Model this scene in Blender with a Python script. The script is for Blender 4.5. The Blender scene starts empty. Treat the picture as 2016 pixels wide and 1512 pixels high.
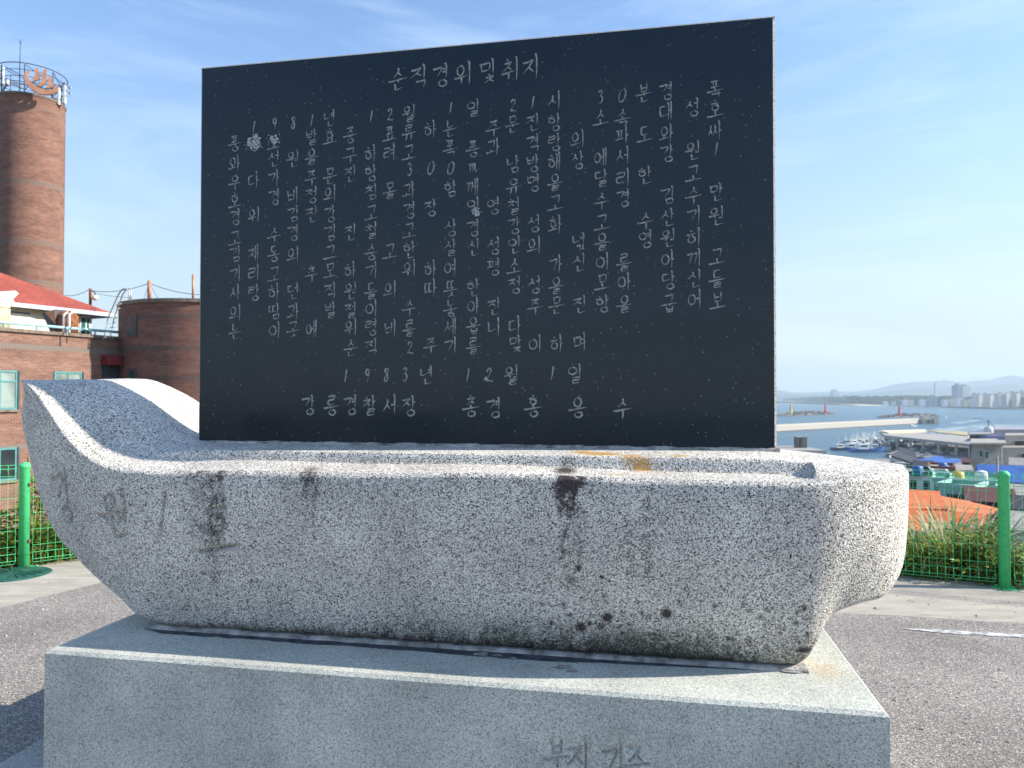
import bpy, math, random
import numpy as np
from mathutils import Vector, noise
R_ = math.radians
random.seed(7)
rng = np.random.default_rng(5)
sc = bpy.context.scene
COL = sc.collection

# ---------------------------------------------------------------- camera, sky, sun, exposure
F, PITCH, ROLL, YAW = 1444.4, .0161, .001, .1859
CAMZ = 1.65
cam = bpy.data.cameras.new('camera'); camo = bpy.data.objects.new('camera', cam); COL.objects.link(camo)
cam.sensor_width = 36; cam.lens = F/2016*36; cam.clip_start = .05; cam.clip_end = 40000
camo.location = (0, 0, CAMZ)
camo.rotation_mode = 'XYZ'
camo.rotation_euler = (math.pi/2+PITCH, 0, 0)
camo.rotation_euler = (camo.rotation_euler.to_matrix() @ __import__('mathutils').Matrix.Rotation(ROLL, 3, 'Z')).to_euler()
cam.dof.use_dof = True; cam.dof.focus_distance = 2.95; cam.dof.aperture_fstop = 5.6
sc.camera = camo

SUN_AZ, SUN_EL = R_(-4.2), R_(32)          # azimuth measured from +X towards +Y
sdir = Vector((math.cos(SUN_EL)*math.cos(SUN_AZ), math.cos(SUN_EL)*math.sin(SUN_AZ), math.sin(SUN_EL)))
W = bpy.data.worlds.new('World'); sc.world = W; W.use_nodes = True
nt = W.node_tree; nt.nodes.clear()
def wn(t, **k):
    n = nt.nodes.new(t)
    for a, b in k.items(): setattr(n, a, b)
    return n
sky = wn('ShaderNodeTexSky'); sky.sky_type = 'NISHITA'; sky.sun_disc = False
sky.sun_elevation = SUN_EL; sky.sun_rotation = R_(90)-SUN_AZ; sky.air_density = 1.15; sky.dust_density = .6; sky.ozone_density = 2.2; sky.altitude = 40
bg = wn('ShaderNodeBackground'); out = wn('ShaderNodeOutputWorld')
tc = wn('ShaderNodeTexCoord'); mp = wn('ShaderNodeMapping'); mp.inputs['Scale'].default_value = (1.2, 1.2, 5.0); mp.inputs['Rotation'].default_value = (.25, .1, .6)
n1 = wn('ShaderNodeTexNoise'); n1.inputs['Scale'].default_value = 1.7; n1.inputs['Detail'].default_value = 7; n1.inputs['Roughness'].default_value = .62; n1.inputs['Distortion'].default_value = .7
rp = wn('ShaderNodeMapRange'); rp.inputs[1].default_value = .47; rp.inputs[2].default_value = .82; rp.inputs[3].default_value = 0; rp.inputs[4].default_value = .38
mx = wn('ShaderNodeMixRGB'); mx.inputs[2].default_value = (4.6, 5.2, 6.0, 1)      # thin high cirrus
L = nt.links.new
L(tc.outputs['Generated'], mp.inputs[0]); L(mp.outputs[0], n1.inputs['Vector']); L(n1.outputs[0], rp.inputs[0])
sz = wn('ShaderNodeSeparateXYZ'); L(tc.outputs['Generated'], sz.inputs[0])
hz = wn('ShaderNodeMapRange'); hz.interpolation_type = 'SMOOTHSTEP'; hz.inputs[1].default_value = -.05; hz.inputs[2].default_value = .46; hz.inputs[3].default_value = .85; hz.inputs[4].default_value = 0; L(sz.outputs[2], hz.inputs[0])
hm = wn('ShaderNodeMixRGB'); hm.inputs[2].default_value = (2.55, 2.75, 2.82, 1)      # pale damp air low over the sea
L(hz.outputs[0], hm.inputs[0]); stn = wn('ShaderNodeMixRGB', blend_type='MULTIPLY'); stn.inputs[0].default_value = 1; stn.inputs[2].default_value = (.78, .87, .97, 1); L(sky.outputs[0], stn.inputs[1]); L(stn.outputs[0], hm.inputs[1])
L(rp.outputs[0], mx.inputs[0]); L(hm.outputs[0], mx.inputs[1]); L(mx.outputs[0], bg.inputs[0]); L(bg.outputs[0], out.inputs[0])
bg.inputs[1].default_value = .14
sl = bpy.data.lights.new('sun', 'SUN'); sl.energy = 5.0; sl.angle = R_(.55); sl.color = (1, .92, .80)
so = bpy.data.objects.new('sun', sl); COL.objects.link(so); so.rotation_euler = sdir.to_track_quat('Z', 'Y').to_euler()
so.location = (20, 0, 30)
vs = sc.view_settings; vs.view_transform = 'Standard'; vs.look = 'None'; vs.gamma = 1; vs.use_curve_mapping = False
vs.exposure = .93
sc.cycles.max_bounces = 7; sc.cycles.volume_bounces = 0

# ---------------------------------------------------------------- photo pixel -> world
U = np.array([math.cos(YAW), -math.sin(YAW)]); V = np.array([math.sin(YAW), math.cos(YAW)])
def ray(px, py):
    x = (px-1008)/F; y = (py-756)/F
    c, s = math.cos(ROLL), math.sin(ROLL)
    x, y = x*c+y*s, -x*s+y*c
    u = -y
    return np.array([x, math.cos(PITCH)-u*math.sin(PITCH), math.sin(PITCH)+u*math.cos(PITCH)])
def onv(px, py, v):                     # on the monument plane v -> (u, z rel. camera)
    d = ray(px, py); P = d*(v/(d[:2]@V)); return P[:2]@U, P[2]
def at_y(px, py, Y):                    # at depth Y -> world
    d = ray(px, py); P = d*(Y/d[1]); return Vector((P[0], P[1], P[2]+CAMZ))
def at_z(px, py, z):
    d = ray(px, py); P = d*((z-CAMZ)/d[2]); return Vector((P[0], P[1], z))
def uvw(u, v, z):                       # monument frame (z rel. camera) -> world
    return (u*U[0]+v*V[0], u*U[1]+v*V[1], z+CAMZ)
SEA = -33.35

# ---------------------------------------------------------------- materials
def mat(name):
    m = bpy.data.materials.new(name); m.use_nodes = True
    n = m.node_tree.nodes; b = n['Principled BSDF']
    return m, n, m.node_tree.links.new, b
def N(n, t, **k):
    x = n.new(t)
    for a, b in k.items(): setattr(x, a, b)
    return x
def ramp(n, stops, interp='LINEAR'):
    r = N(n, 'ShaderNodeValToRGB'); r.color_ramp.interpolation = interp
    e = r.color_ramp.elements
    while len(e) < len(stops): e.new(.5)
    for i, (p, c) in enumerate(stops):
        e[i].position = p; e[i].color = (c, c, c, 1) if not hasattr(c, '__len__') else (*c, 1)
    return r
def noisy(name, c1, c2, scale=8, rough=.8, bump=.0, bscale=60, spec=.3, detail=6, metal=0, lo=.3, hi=.7, coord='Object'):
    m, n, l, b = mat(name)
    t = N(n, 'ShaderNodeTexCoord'); a = N(n, 'ShaderNodeTexNoise'); a.inputs['Scale'].default_value = scale; a.inputs['Detail'].default_value = detail
    r = ramp(n, [(lo, c1), (hi, c2)])
    l(t.outputs[coord], a.inputs['Vector']); l(a.outputs[0], r.inputs[0]); l(r.outputs[0], b.inputs['Base Color'])
    b.inputs['Roughness'].default_value = rough; b.inputs['Specular IOR Level'].default_value = spec; b.inputs['Metallic'].default_value = metal
    if bump:
        q = N(n, 'ShaderNodeTexNoise'); q.inputs['Scale'].default_value = bscale; q.inputs['Detail'].default_value = 4
        u = N(n, 'ShaderNodeBump'); u.inputs['Strength'].default_value = bump; u.inputs['Distance'].default_value = .01
        l(t.outputs[coord], q.inputs['Vector']); l(q.outputs[0], u.inputs['Height']); l(u.outputs[0], b.inputs['Normal'])
    return m
def granite(name, scale, stops, bump=.5, bscale=220, stained=False, rough=.75, tint=(1, 1, 1), dist=.006):
    m, n, l, b = mat(name)
    t = N(n, 'ShaderNodeTexCoord')
    nd = N(n, 'ShaderNodeTexNoise'); nd.inputs['Scale'].default_value = scale*.8; nd.inputs['Detail'].default_value = 3
    va = N(n, 'ShaderNodeVectorMath', operation='MULTIPLY_ADD'); va.inputs[1].default_value = (dist*2,)*3
    l(t.outputs['Object'], nd.inputs['Vector']); l(nd.outputs['Color'], va.inputs[0]); l(t.outputs['Object'], va.inputs[2])
    vo = N(n, 'ShaderNodeTexVoronoi'); vo.inputs['Scale'].default_value = scale; l(va.outputs[0], vo.inputs['Vector'])
    sp = N(n, 'ShaderNodeSeparateColor'); l(vo.outputs['Color'], sp.inputs[0])
    big = N(n, 'ShaderNodeTexNoise'); big.inputs['Scale'].default_value = 3.5; big.inputs['Detail'].default_value = 5; l(t.outputs['Object'], big.inputs['Vector'])
    r = ramp(n, stops, 'CONSTANT'); l(sp.outputs[0], r.inputs[0])
    br = N(n, 'ShaderNodeMapRange'); br.inputs[1].default_value = .25; br.inputs[2].default_value = .75; br.inputs[3].default_value = .78; br.inputs[4].default_value = 1.16
    l(big.outputs[0], br.inputs[0])
    mm = N(n, 'ShaderNodeMixRGB', blend_type='MULTIPLY'); mm.inputs[0].default_value = 1; l(r.outputs[0], mm.inputs[1]); l(br.outputs[0], mm.inputs[2])
    tt = N(n, 'ShaderNodeMixRGB', blend_type='MULTIPLY'); tt.inputs[0].default_value = 1; l(mm.outputs[0], tt.inputs[1]); tt.inputs[2].default_value = (*tint, 1)
    v2 = N(n, 'ShaderNodeTexVoronoi'); v2.inputs['Scale'].default_value = scale*.42; l(va.outputs[0], v2.inputs['Vector']); s3 = N(n, 'ShaderNodeSeparateColor'); l(v2.outputs['Color'], s3.inputs[0])
    lt2 = N(n, 'ShaderNodeMath', operation='LESS_THAN'); lt2.inputs[1].default_value = .045; l(s3.outputs[1], lt2.inputs[0])
    lv = N(n, 'ShaderNodeMath', operation='LESS_THAN'); lv.inputs[1].default_value = .40; l(v2.outputs['Distance'], lv.inputs[0])
    lm = N(n, 'ShaderNodeMath', operation='MULTIPLY'); l(lt2.outputs[0], lm.inputs[0]); l(lv.outputs[0], lm.inputs[1])
    bigc = N(n, 'ShaderNodeMixRGB'); l(lm.outputs[0], bigc.inputs[0]); l(tt.outputs[0], bigc.inputs[1]); bigc.inputs[2].default_value = (stops[0][1]*1.3,)*3+(1,)
    last = bigc.outputs[0]
    if stained:
        at = N(n, 'ShaderNodeAttribute', attribute_name='stain'); s2 = N(n, 'ShaderNodeSeparateColor'); l(at.outputs['Color'], s2.inputs[0])
        fn = N(n, 'ShaderNodeTexNoise'); fn.inputs['Scale'].default_value = 130; fn.inputs['Detail'].default_value = 4; l(t.outputs['Object'], fn.inputs['Vector'])
        for i, c in ((1, (.055, .062, .042)), (0, (.024, .013, .017)), (2, (.42, .22, .02))):
            ad = N(n, 'ShaderNodeMath', operation='ADD'); l(s2.outputs[i], ad.inputs[0]); l(fn.outputs[0], ad.inputs[1])
            mr = N(n, 'ShaderNodeMapRange'); mr.inputs[1].default_value = .70; mr.inputs[2].default_value = 1.16
            mr.inputs[3].default_value = 0; mr.inputs[4].default_value = .93
            l(ad.outputs[0], mr.inputs[0])
            ga = N(n, 'ShaderNodeMath', operation='MULTIPLY'); l(mr.outputs[0], ga.inputs[0])
            st = N(n, 'ShaderNodeMapRange'); st.inputs[1].default_value = 0; st.inputs[2].default_value = .12; l(s2.outputs[i], st.inputs[0]); l(st.outputs[0], ga.inputs[1])
            k = N(n, 'ShaderNodeMixRGB'); l(ga.outputs[0], k.inputs[0]); l(last, k.inputs[1]); k.inputs[2].default_value = (*c, 1); last = k.outputs[0]
    l(last, b.inputs['Base Color']); b.inputs['Roughness'].default_value = rough; b.inputs['Specular IOR Level'].default_value = .35
    q = N(n, 'ShaderNodeTexNoise'); q.inputs['Scale'].default_value = bscale; q.inputs['Detail'].default_value = 5; l(t.outputs['Object'], q.inputs['Vector'])
    u = N(n, 'ShaderNodeBump'); u.inputs['Strength'].default_value = bump; u.inputs['Distance'].default_value = .006
    l(q.outputs[0], u.inputs['Height']); l(u.outputs[0], b.inputs['Normal'])
    if stained:     # bush-hammered stern: rougher relief where the attribute's alpha is set
        mu = N(n, 'ShaderNodeMath', operation='MULTIPLY_ADD'); l(at.outputs['Alpha'], mu.inputs[0]); mu.inputs[1].default_value = .8; mu.inputs[2].default_value = bump
        l(mu.outputs[0], u.inputs['Strength'])
    return m
M = {}
M['hull'] = granite('pale speckled granite', 310, [(0, .016), (.10, .08), (.21, .27), (.36, .58), (.68, .78)], .45, 150, True, tint=(1.045, 1.005, .925), dist=.0032)
M['pedestal'] = granite('fine grey granite', 330, [(0, .17), (.12, .32), (.35, .47), (.7, .59)], .25, 420, True, tint=(1.0, 1.035, .945))
M['step'] = granite('fine pale granite', 330, [(0, .14), (.12, .26), (.35, .38), (.7, .48)], .25, 420, False, tint=(1.03, 1.01, .94))
M['mortar'] = noisy('grey mortar', (.14, .125, .11), (.52, .50, .47), 22, .95, .6, 90)
M['contactshade'] = noisy('dark contact shade', (.03, .035, .045), (.10, .11, .13), 25, .6, .2, 200)  # dark tone standing in for the contact shadow below the hull
def slab_mat():
    m, n, l, b = mat('polished black granite')
    t = N(n, 'ShaderNodeTexCoord')
    vo = N(n, 'ShaderNodeTexVoronoi'); vo.inputs['Scale'].default_value = 95; l(t.outputs['Object'], vo.inputs['Vector'])
    sp = N(n, 'ShaderNodeSeparateColor'); l(vo.outputs['Color'], sp.inputs[0])
    sz = N(n, 'ShaderNodeMapRange'); sz.inputs[1].default_value = .90; sz.inputs[2].default_value = 1; sz.inputs[3].default_value = 0.02; sz.inputs[4].default_value = .30; l(sp.outputs[0], sz.inputs[0])
    lt = N(n, 'ShaderNodeMath', operation='LESS_THAN'); l(vo.outputs['Distance'], lt.inputs[0]); l(sz.outputs[0], lt.inputs[1])
    fn = N(n, 'ShaderNodeTexNoise'); fn.inputs['Scale'].default_value = 420; fn.inputs['Detail'].default_value = 3; l(t.outputs['Object'], fn.inputs['Vector'])
    r = ramp(n, [(.35, (.004, .010, .017)), (.72, (.018, .033, .050))]); l(fn.outputs[0], r.inputs[0])
    k = N(n, 'ShaderNodeMixRGB'); l(lt.outputs[0], k.inputs[0]); l(r.outputs[0], k.inputs[1]); k.inputs[2].default_value = (.15, .17, .18, 1)
    l(k.outputs[0], b.inputs['Base Color'])
    # dust smears: slightly rougher in faint bands
    dn = N(n, 'ShaderNodeTexNoise'); dn.inputs['Scale'].default_value = 2.4; dn.inputs['Detail'].default_value = 6; dn.inputs['Distortion'].default_value = 1.2; l(t.outputs['Object'], dn.inputs['Vector'])
    mr = N(n, 'ShaderNodeMapRange'); mr.inputs[1].default_value = .3; mr.inputs[2].default_value = .7; mr.inputs[3].default_value = .035; mr.inputs[4].default_value = .17; l(dn.outputs[0], mr.inputs[0]); l(mr.outputs[0], b.inputs['Roughness'])
    b.inputs['Specular IOR Level'].default_value = .36
    return m
M['slab'] = slab_mat()
M['slabedge'] = noisy('rough cut granite edge', (.10, .11, .115), (.42, .42, .41), 160, .8, .5, 200)
M['cut'] = noisy('cut grey lettering', (.10, .11, .11), (.44, .45, .435), 110, .9, .3, 400)
M['chip'] = noisy('chipped granite', (.36, .38, .39), (.74, .75, .75), 160, .9, .8, 200)
def asphalt():
    m, n, l, b = mat('worn asphalt')
    t = N(n, 'ShaderNodeTexCoord'); vo = N(n, 'ShaderNodeTexVoronoi'); vo.inputs['Scale'].default_value = 165; l(t.outputs['Object'], vo.inputs['Vector'])
    sp = N(n, 'ShaderNodeSeparateColor'); l(vo.outputs['Color'], sp.inputs[0])
    r = ramp(n, [(0, .11), (.28, (.20, .178, .158)), (.60, (.285, .257, .228)), (.85, (.39, .352, .312)), (.96, (.58, .54, .49))], 'CONSTANT'); l(sp.outputs[0], r.inputs[0])
    bn = N(n, 'ShaderNodeTexNoise'); bn.inputs['Scale'].default_value = 1.1; bn.inputs['Detail'].default_value = 7; bn.inputs['Roughness'].default_value = .6; l(t.outputs['Object'], bn.inputs['Vector'])
    mr = N(n, 'ShaderNodeMapRange'); mr.inputs[1].default_value = .25; mr.inputs[2].default_value = .75; mr.inputs[3].default_value = .72; mr.inputs[4].default_value = 1.3; l(bn.outputs[0], mr.inputs[0])
    k = N(n, 'ShaderNodeMixRGB', blend_type='MULTIPLY'); k.inputs[0].default_value = 1; l(r.outputs[0], k.inputs[1]); l(mr.outputs[0], k.inputs[2])
    l(k.outputs[0], b.inputs['Base Color']); b.inputs['Roughness'].default_value = .85; b.inputs['Specular IOR Level'].default_value = .3
    u = N(n, 'ShaderNodeBump'); u.inputs['Strength'].default_value = .4; u.inputs['Distance'].default_value = .006
    l(vo.outputs['Distance'], u.inputs['Height']); l(u.outputs[0], b.inputs['Normal'])
    return m
M['asphalt'] = asphalt()
def concrete(name, c1, c2):
    m, n, l, b = mat(name)
    t = N(n, 'ShaderNodeTexCoord'); mp = N(n, 'ShaderNodeMapping'); mp.inputs['Scale'].default_value = (1, 3.5, 1); l(t.outputs['Object'], mp.inputs[0])
    a = N(n, 'ShaderNodeTexNoise'); a.inputs['Scale'].default_value = 2.2; a.inputs['Detail'].default_value = 9; a.inputs['Roughness'].default_value = .65; l(mp.outputs[0], a.inputs['Vector'])
    r = ramp(n, [(.28, c1), (.72, c2)]); l(a.outputs[0], r.inputs[0])
    f = N(n, 'ShaderNodeTexNoise'); f.inputs['Scale'].default_value = 90; f.inputs['Detail'].default_value = 4; l(t.outputs['Object'], f.inputs['Vector'])
    mr = N(n, 'ShaderNodeMapRange'); mr.inputs[1].default_value = .3; mr.inputs[2].default_value = .7; mr.inputs[3].default_value = .8; mr.inputs[4].default_value = 1.15; l(f.outputs[0], mr.inputs[0])
    k = N(n, 'ShaderNodeMixRGB', blend_type='MULTIPLY'); k.inputs[0].default_value = 1; l(r.outputs[0], k.inputs[1]); l(mr.outputs[0], k.inputs[2])
    l(k.outputs[0], b.inputs['Base Color']); b.inputs['Roughness'].default_value = .9
    u = N(n, 'ShaderNodeBump'); u.inputs['Strength'].default_value = .35; u.inputs['Distance'].default_value = .005; l(f.outputs[0], u.inputs['Height']); l(u.outputs[0], b.inputs['Normal'])
    return m
M['concrete'] = concrete('weathered concrete paving', (.26, .235, .20), (.47, .43, .36))
M['pier'] = concrete('sea wall concrete', (.33, .31, .27), (.48, .45, .39))
def brick(name, c1, c2, mortar, band=None, bands=()):
    m, n, l, b = mat(name)
    t = N(n, 'ShaderNodeTexCoord'); k = N(n, 'ShaderNodeTexBrick')
    k.inputs['Scale'].default_value = 1; k.inputs['Brick Width'].default_value = .21; k.inputs['Row Height'].default_value = .07; k.inputs['Mortar Size'].default_value = .007
    k.inputs['Color1'].default_value = (*c1, 1); k.inputs['Color2'].default_value = (*c2, 1); k.inputs['Mortar'].default_value = (*mortar, 1); k.inputs['Bias'].default_value = -.1
    l(t.outputs['UV'], k.inputs['Vector'])
    a = N(n, 'ShaderNodeTexNoise'); a.inputs['Scale'].default_value = .9; a.inputs['Detail'].default_value = 8; a.inputs['Roughness'].default_value = .7
    mp = N(n, 'ShaderNodeMapping'); mp.inputs['Scale'].default_value = (.6, 2.2, 1); l(t.outputs['UV'], mp.inputs[0]); l(mp.outputs[0], a.inputs['Vector'])
    mr = N(n, 'ShaderNodeMapRange'); mr.inputs[1].default_value = .28; mr.inputs[2].default_value = .72; mr.inputs[3].default_value = .62; mr.inputs[4].default_value = 1.35; l(a.outputs[0], mr.inputs[0])
    x = N(n, 'ShaderNodeMixRGB', blend_type='MULTIPLY'); x.inputs[0].default_value = 1; l(k.outputs[0], x.inputs[1]); l(mr.outputs[0], x.inputs[2])
    last = x.outputs[0]
    if bands:       # soldier courses of darker bricks at given heights
        se = N(n, 'ShaderNodeSeparateXYZ'); l(t.outputs['UV'], se.inputs[0])
        wv = N(n, 'ShaderNodeMath', operation='PINGPONG'); wv.inputs[1].default_value = .04; l(se.outputs[0], wv.inputs[0])
        jt = N(n, 'ShaderNodeMath', operation='LESS_THAN'); jt.inputs[1].default_value = .007; l(wv.outputs[0], jt.inputs[0])
        bc = N(n, 'ShaderNodeMixRGB'); l(jt.outputs[0], bc.inputs[0]); bc.inputs[1].default_value = (*band, 1); bc.inputs[2].default_value = (*mortar, 1)
        for z0, z1 in bands:
            cm = N(n, 'ShaderNodeMath', operation='COMPARE'); l(se.outputs[1], cm.inputs[0]); cm.inputs[1].default_value = (z0+z1)/2; cm.inputs[2].default_value = (z1-z0)/2
            y = N(n, 'ShaderNodeMixRGB'); l(cm.outputs[0], y.inputs[0]); l(last, y.inputs[1]); l(bc.outputs[0], y.inputs[2]); last = y.outputs[0]
    l(last, b.inputs['Base Color']); b.inputs['Roughness'].default_value = .85; b.inputs['Specular IOR Level'].default_value = .2
    u = N(n, 'ShaderNodeBump'); u.inputs['Strength'].default_value = .6; u.inputs['Distance'].default_value = .01; u.invert = True
    l(k.outputs['Fac'], u.inputs['Height']); l(u.outputs[0], b.inputs['Normal'])
    return m
BR = ((.175, .084, .060), (.25, .128, .092), (.26, .22, .19))
M['glass'] = None
def glassy(name, c, rough=.08):
    m, n, l, b = mat(name)
    t = N(n, 'ShaderNodeTexCoord'); a = N(n, 'ShaderNodeTexNoise'); a.inputs['Scale'].default_value = 1.3; l(t.outputs['Object'], a.inputs['Vector'])
    r = ramp(n, [(.35, tuple(x*.6 for x in c)), (.65, tuple(min(1, x*1.3) for x in c))]); l(a.outputs[0], r.inputs[0]); l(r.outputs[0], b.inputs['Base Color'])
    b.inputs['Roughness'].default_value = rough; b.inputs['Specular IOR Level'].default_value = .6
    return m
M['pane'] = glassy('pale curtained window glass', (.20, .25, .23))
M['darkpane'] = glassy('dark window glass', (.02, .03, .035))
M['greenpane'] = glassy('green tinted glass', (.02, .10, .085))
def paint(name, c, rough=.5, var=.12, scale=5, metal=0, spec=.4):
    return noisy(name, tuple(x*(1-var) for x in c), tuple(min(1, x*(1+var)) for x in c), scale, rough, 0, spec=spec, metal=metal)
M['teal'] = paint('teal frame paint', (.075, .235, .235))
M['rail'] = paint('pale teal rail paint', (.30, .55, .58))
M['cream'] = paint('cream render', (.68, .66, .52), .8)
M['coping'] = noisy('brown stone coping', (.12, .09, .07), (.24, .19, .16), 6, .9)
M['gutter'] = paint('pale blue gutter', (.48, .60, .72), .4)
M['rust'] = noisy('rusty iron', (.10, .03, .015), (.34, .13, .06), 6, .85)
M['steel'] = paint('galvanised steel', (.42, .44, .45), .45, metal=.3)
M['darksteel'] = paint('dark steel', (.05, .06, .075), .5)
M['white'] = paint('white panel', (.74, .75, .74), .5, .05)
M['copper'] = noisy('orange copper sheet', (.34, .16, .10), (.56, .30, .19), 1.5, .45, metal=.2)
M['redawn'] = paint('dark red awning', (.16, .015, .025), .6)
M['wire'] = paint('black cable', (.02, .02, .022), .6)
def chipped_green():
    m, n, l, b = mat('chipped green fence paint')
    t = N(n, 'ShaderNodeTexCoord'); a = N(n, 'ShaderNodeTexNoise'); a.inputs['Scale'].default_value = 26; a.inputs['Detail'].default_value = 7; a.inputs['Roughness'].default_value = .62; l(t.outputs['Object'], a.inputs['Vector'])
    r = ramp(n, [(0, (.12, .06, .03)), (.285, (.12, .06, .03)), (.30, (.05, .40, .15)), (.45, (.065, .52, .19)), (.75, (.085, .62, .25))]); l(a.outputs[0], r.inputs[0]); l(r.outputs[0], b.inputs['Base Color'])
    g = N(n, 'ShaderNodeMapRange'); g.inputs[3].default_value = .28; g.inputs[4].default_value = .6; l(a.outputs[0], g.inputs[0]); l(g.outputs[0], b.inputs['Roughness'])
    return m
M['green'] = chipped_green()
M['darkgreen'] = noisy('dark green cast metal', (.012, .06, .045), (.03, .12, .09), 12, .5)
M['bolt'] = paint('rusty bolt', (.10, .06, .04), .6)
M['roofred'] = None
def shingle(name, c1, c2, mort, w=.3, h=.2):
    m, n, l, b = mat(name)
    t = N(n, 'ShaderNodeTexCoord'); k = N(n, 'ShaderNodeTexBrick'); k.inputs['Scale'].default_value = 1
    k.inputs['Brick Width'].default_value = w; k.inputs['Row Height'].default_value = h; k.inputs['Mortar Size'].default_value = .012
    k.inputs['Color1'].default_value = (*c1, 1); k.inputs['Color2'].default_value = (*c2, 1); k.inputs['Mortar'].default_value = (*mort, 1)
    l(t.outputs['UV'], k.inputs['Vector'])
    a = N(n, 'ShaderNodeTexNoise'); a.inputs['Scale'].default_value = .8; a.inputs['Detail'].default_value = 6; l(t.outputs['Object'], a.inputs['Vector'])
    mr = N(n, 'ShaderNodeMapRange'); mr.inputs[1].default_value = .3; mr.inputs[2].default_value = .7; mr.inputs[3].default_value = .8; mr.inputs[4].default_value = 1.15; l(a.outputs[0], mr.inputs[0])
    x = N(n, 'ShaderNodeMixRGB', blend_type='MULTIPLY'); x.inputs[0].default_value = 1; l(k.outputs[0], x.inputs[1]); l(mr.outputs[0], x.inputs[2])
    l(x.outputs[0], b.inputs['Base Color']); b.inputs['Roughness'].default_value = .75
    u = N(n, 'ShaderNodeBump'); u.inputs['Strength'].default_value = .5; u.inputs['Distance'].default_value = .02; u.invert = True; l(k.outputs['Fac'], u.inputs['Height']); l(u.outputs[0], b.inputs['Normal'])
    return m
M['roofred'] = shingle('red roof shingles', (.27, .055, .035), (.34, .072, .045), (.17, .035, .025))
M['rooforange'] = shingle('orange roof tiles', (.54, .115, .018), (.60, .14, .024), (.32, .065, .012), .25, .3)
M['roofblue'] = shingle('blue sheet roof', (.018, .10, .36), (.022, .115, .40), (.012, .07, .26), .5, 8)
M['roofdark'] = shingle('dark slate roof', (.02, .022, .035), (.03, .032, .045), (.012, .013, .02), .4, .3)
M['roofmaroon'] = shingle('maroon roof tiles', (.08, .02, .02), (.11, .03, .025), (.04, .012, .012), .3, .3)
M['roofgrey'] = noisy('grey concrete roof', (.24, .23, .21), (.38, .36, .33), 1.5, .9)
M['sea'] = None
def sea_mat():
    m, n, l, b = mat('sea water')
    t = N(n, 'ShaderNodeTexCoord'); a = N(n, 'ShaderNodeTexNoise'); a.inputs['Scale'].default_value = .004; a.inputs['Detail'].default_value = 8; a.inputs['Roughness'].default_value = .65; a.inputs['Distortion'].default_value = .6
    mp = N(n, 'ShaderNodeMapping'); mp.inputs['Scale'].default_value = (1, 3.2, 1); l(t.outputs['Object'], mp.inputs[0]); l(mp.outputs[0], a.inputs['Vector'])
    r = ramp(n, [(.35, (.028, .085, .135)), (.62, (.06, .14, .19)), (.75, (.12, .20, .24))]); l(a.outputs[0], r.inputs[0]); l(r.outputs[0], b.inputs['Base Color'])
    b.inputs['Roughness'].default_value = .28; b.inputs['IOR'].default_value = 1.33; b.inputs['Specular IOR Level'].default_value = .4
    w = N(n, 'ShaderNodeTexNoise'); w.inputs['Scale'].default_value = .22; w.inputs['Detail'].default_value = 6; w.inputs['Roughness'].default_value = .65; l(mp.outputs[0], w.inputs['Vector'])
    u = N(n, 'ShaderNodeBump'); u.inputs['Strength'].default_value = 1; u.inputs['Distance'].default_value = 1.6; l(w.outputs[0], u.inputs['Height']); l(u.outputs[0], b.inputs['Normal'])
    return m
M['sea'] = sea_mat()
M['foam'] = noisy('churned wake water', (.10, .17, .20), (.46, .52, .54), .06, .6, lo=.4, hi=.75)
M['earth'] = noisy('hillside earth and scrub', (.045, .055, .025), (.16, .13, .085), .35, .95, .6, 3, detail=9)
M['town'] = noisy('town ground', (.10, .10, .095), (.22, .21, .20), .05, .95)
M['sand'] = noisy('pale sand', (.48, .40, .27), (.64, .54, .38), .02, .95)
M['hill'] = noisy('wooded hills', (.025, .045, .03), (.06, .08, .045), .002, 1)
M['pine'] = noisy('distant pines', (.018, .035, .016), (.05, .075, .035), .04, 1)
M['rock'] = noisy('dark sea rock', (.06, .055, .05), (.20, .175, .15), .15, .95)
M['rocklit'] = noisy('sunlit rock tone', (.26, .21, .16), (.48, .40, .31), .15, .95)  # paler warm copy of the sea rock, sunlight painted into the upper boulders
M['yellow'] = paint('yellow beacon paint', (.75, .50, .10)); M['red'] = paint('red beacon paint', (.60, .035, .035))
def leafmat(name, stops, rough=.5, trans=.25):
    m, n, l, b = mat(name)
    a = N(n, 'ShaderNodeAttribute', attribute_name='tone'); r = ramp(n, stops); l(a.outputs['Fac'], r.inputs[0]); l(r.outputs[0], b.inputs['Base Color'])
    b.inputs['Roughness'].default_value = rough
    tr = N(n, 'ShaderNodeBsdfTranslucent'); l(r.outputs[0], tr.inputs[0]); ms = N(n, 'ShaderNodeMixShader'); ms.inputs[0].default_value = trans
    l(b.outputs[0], ms.inputs[1]); l(tr.outputs[0], ms.inputs[2]); l(ms.outputs[0], n['Material Output'].inputs[0])
    return m
M['grass'] = leafmat('tall grass blades', [(0, (.06, .11, .015)), (.4, (.17, .26, .03)), (.7, (.34, .36, .07)), (1, (.52, .45, .24))], trans=.4)
M['silver'] = leafmat('silvery reed blades', [(0, (.09, .15, .04)), (.45, (.24, .32, .13)), (1, (.72, .70, .55))])
M['weed'] = leafmat('weed leaves', [(0, (.03, .065, .01)), (.45, (.10, .18, .02)), (.8, (.25, .32, .04)), (1, (.40, .29, .13))])
M['mauve'] = leafmat('dry seed heads', [(0, (.10, .06, .04)), (1, (.34, .24, .16))])
M['crown'] = leafmat('tree leaves', [(0, (.015, .03, .01)), (.5, (.035, .065, .018)), (1, (.08, .12, .035))])
M['bark'] = noisy('bark', (.05, .04, .03), (.14, .11, .09), 8, .95)

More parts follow.
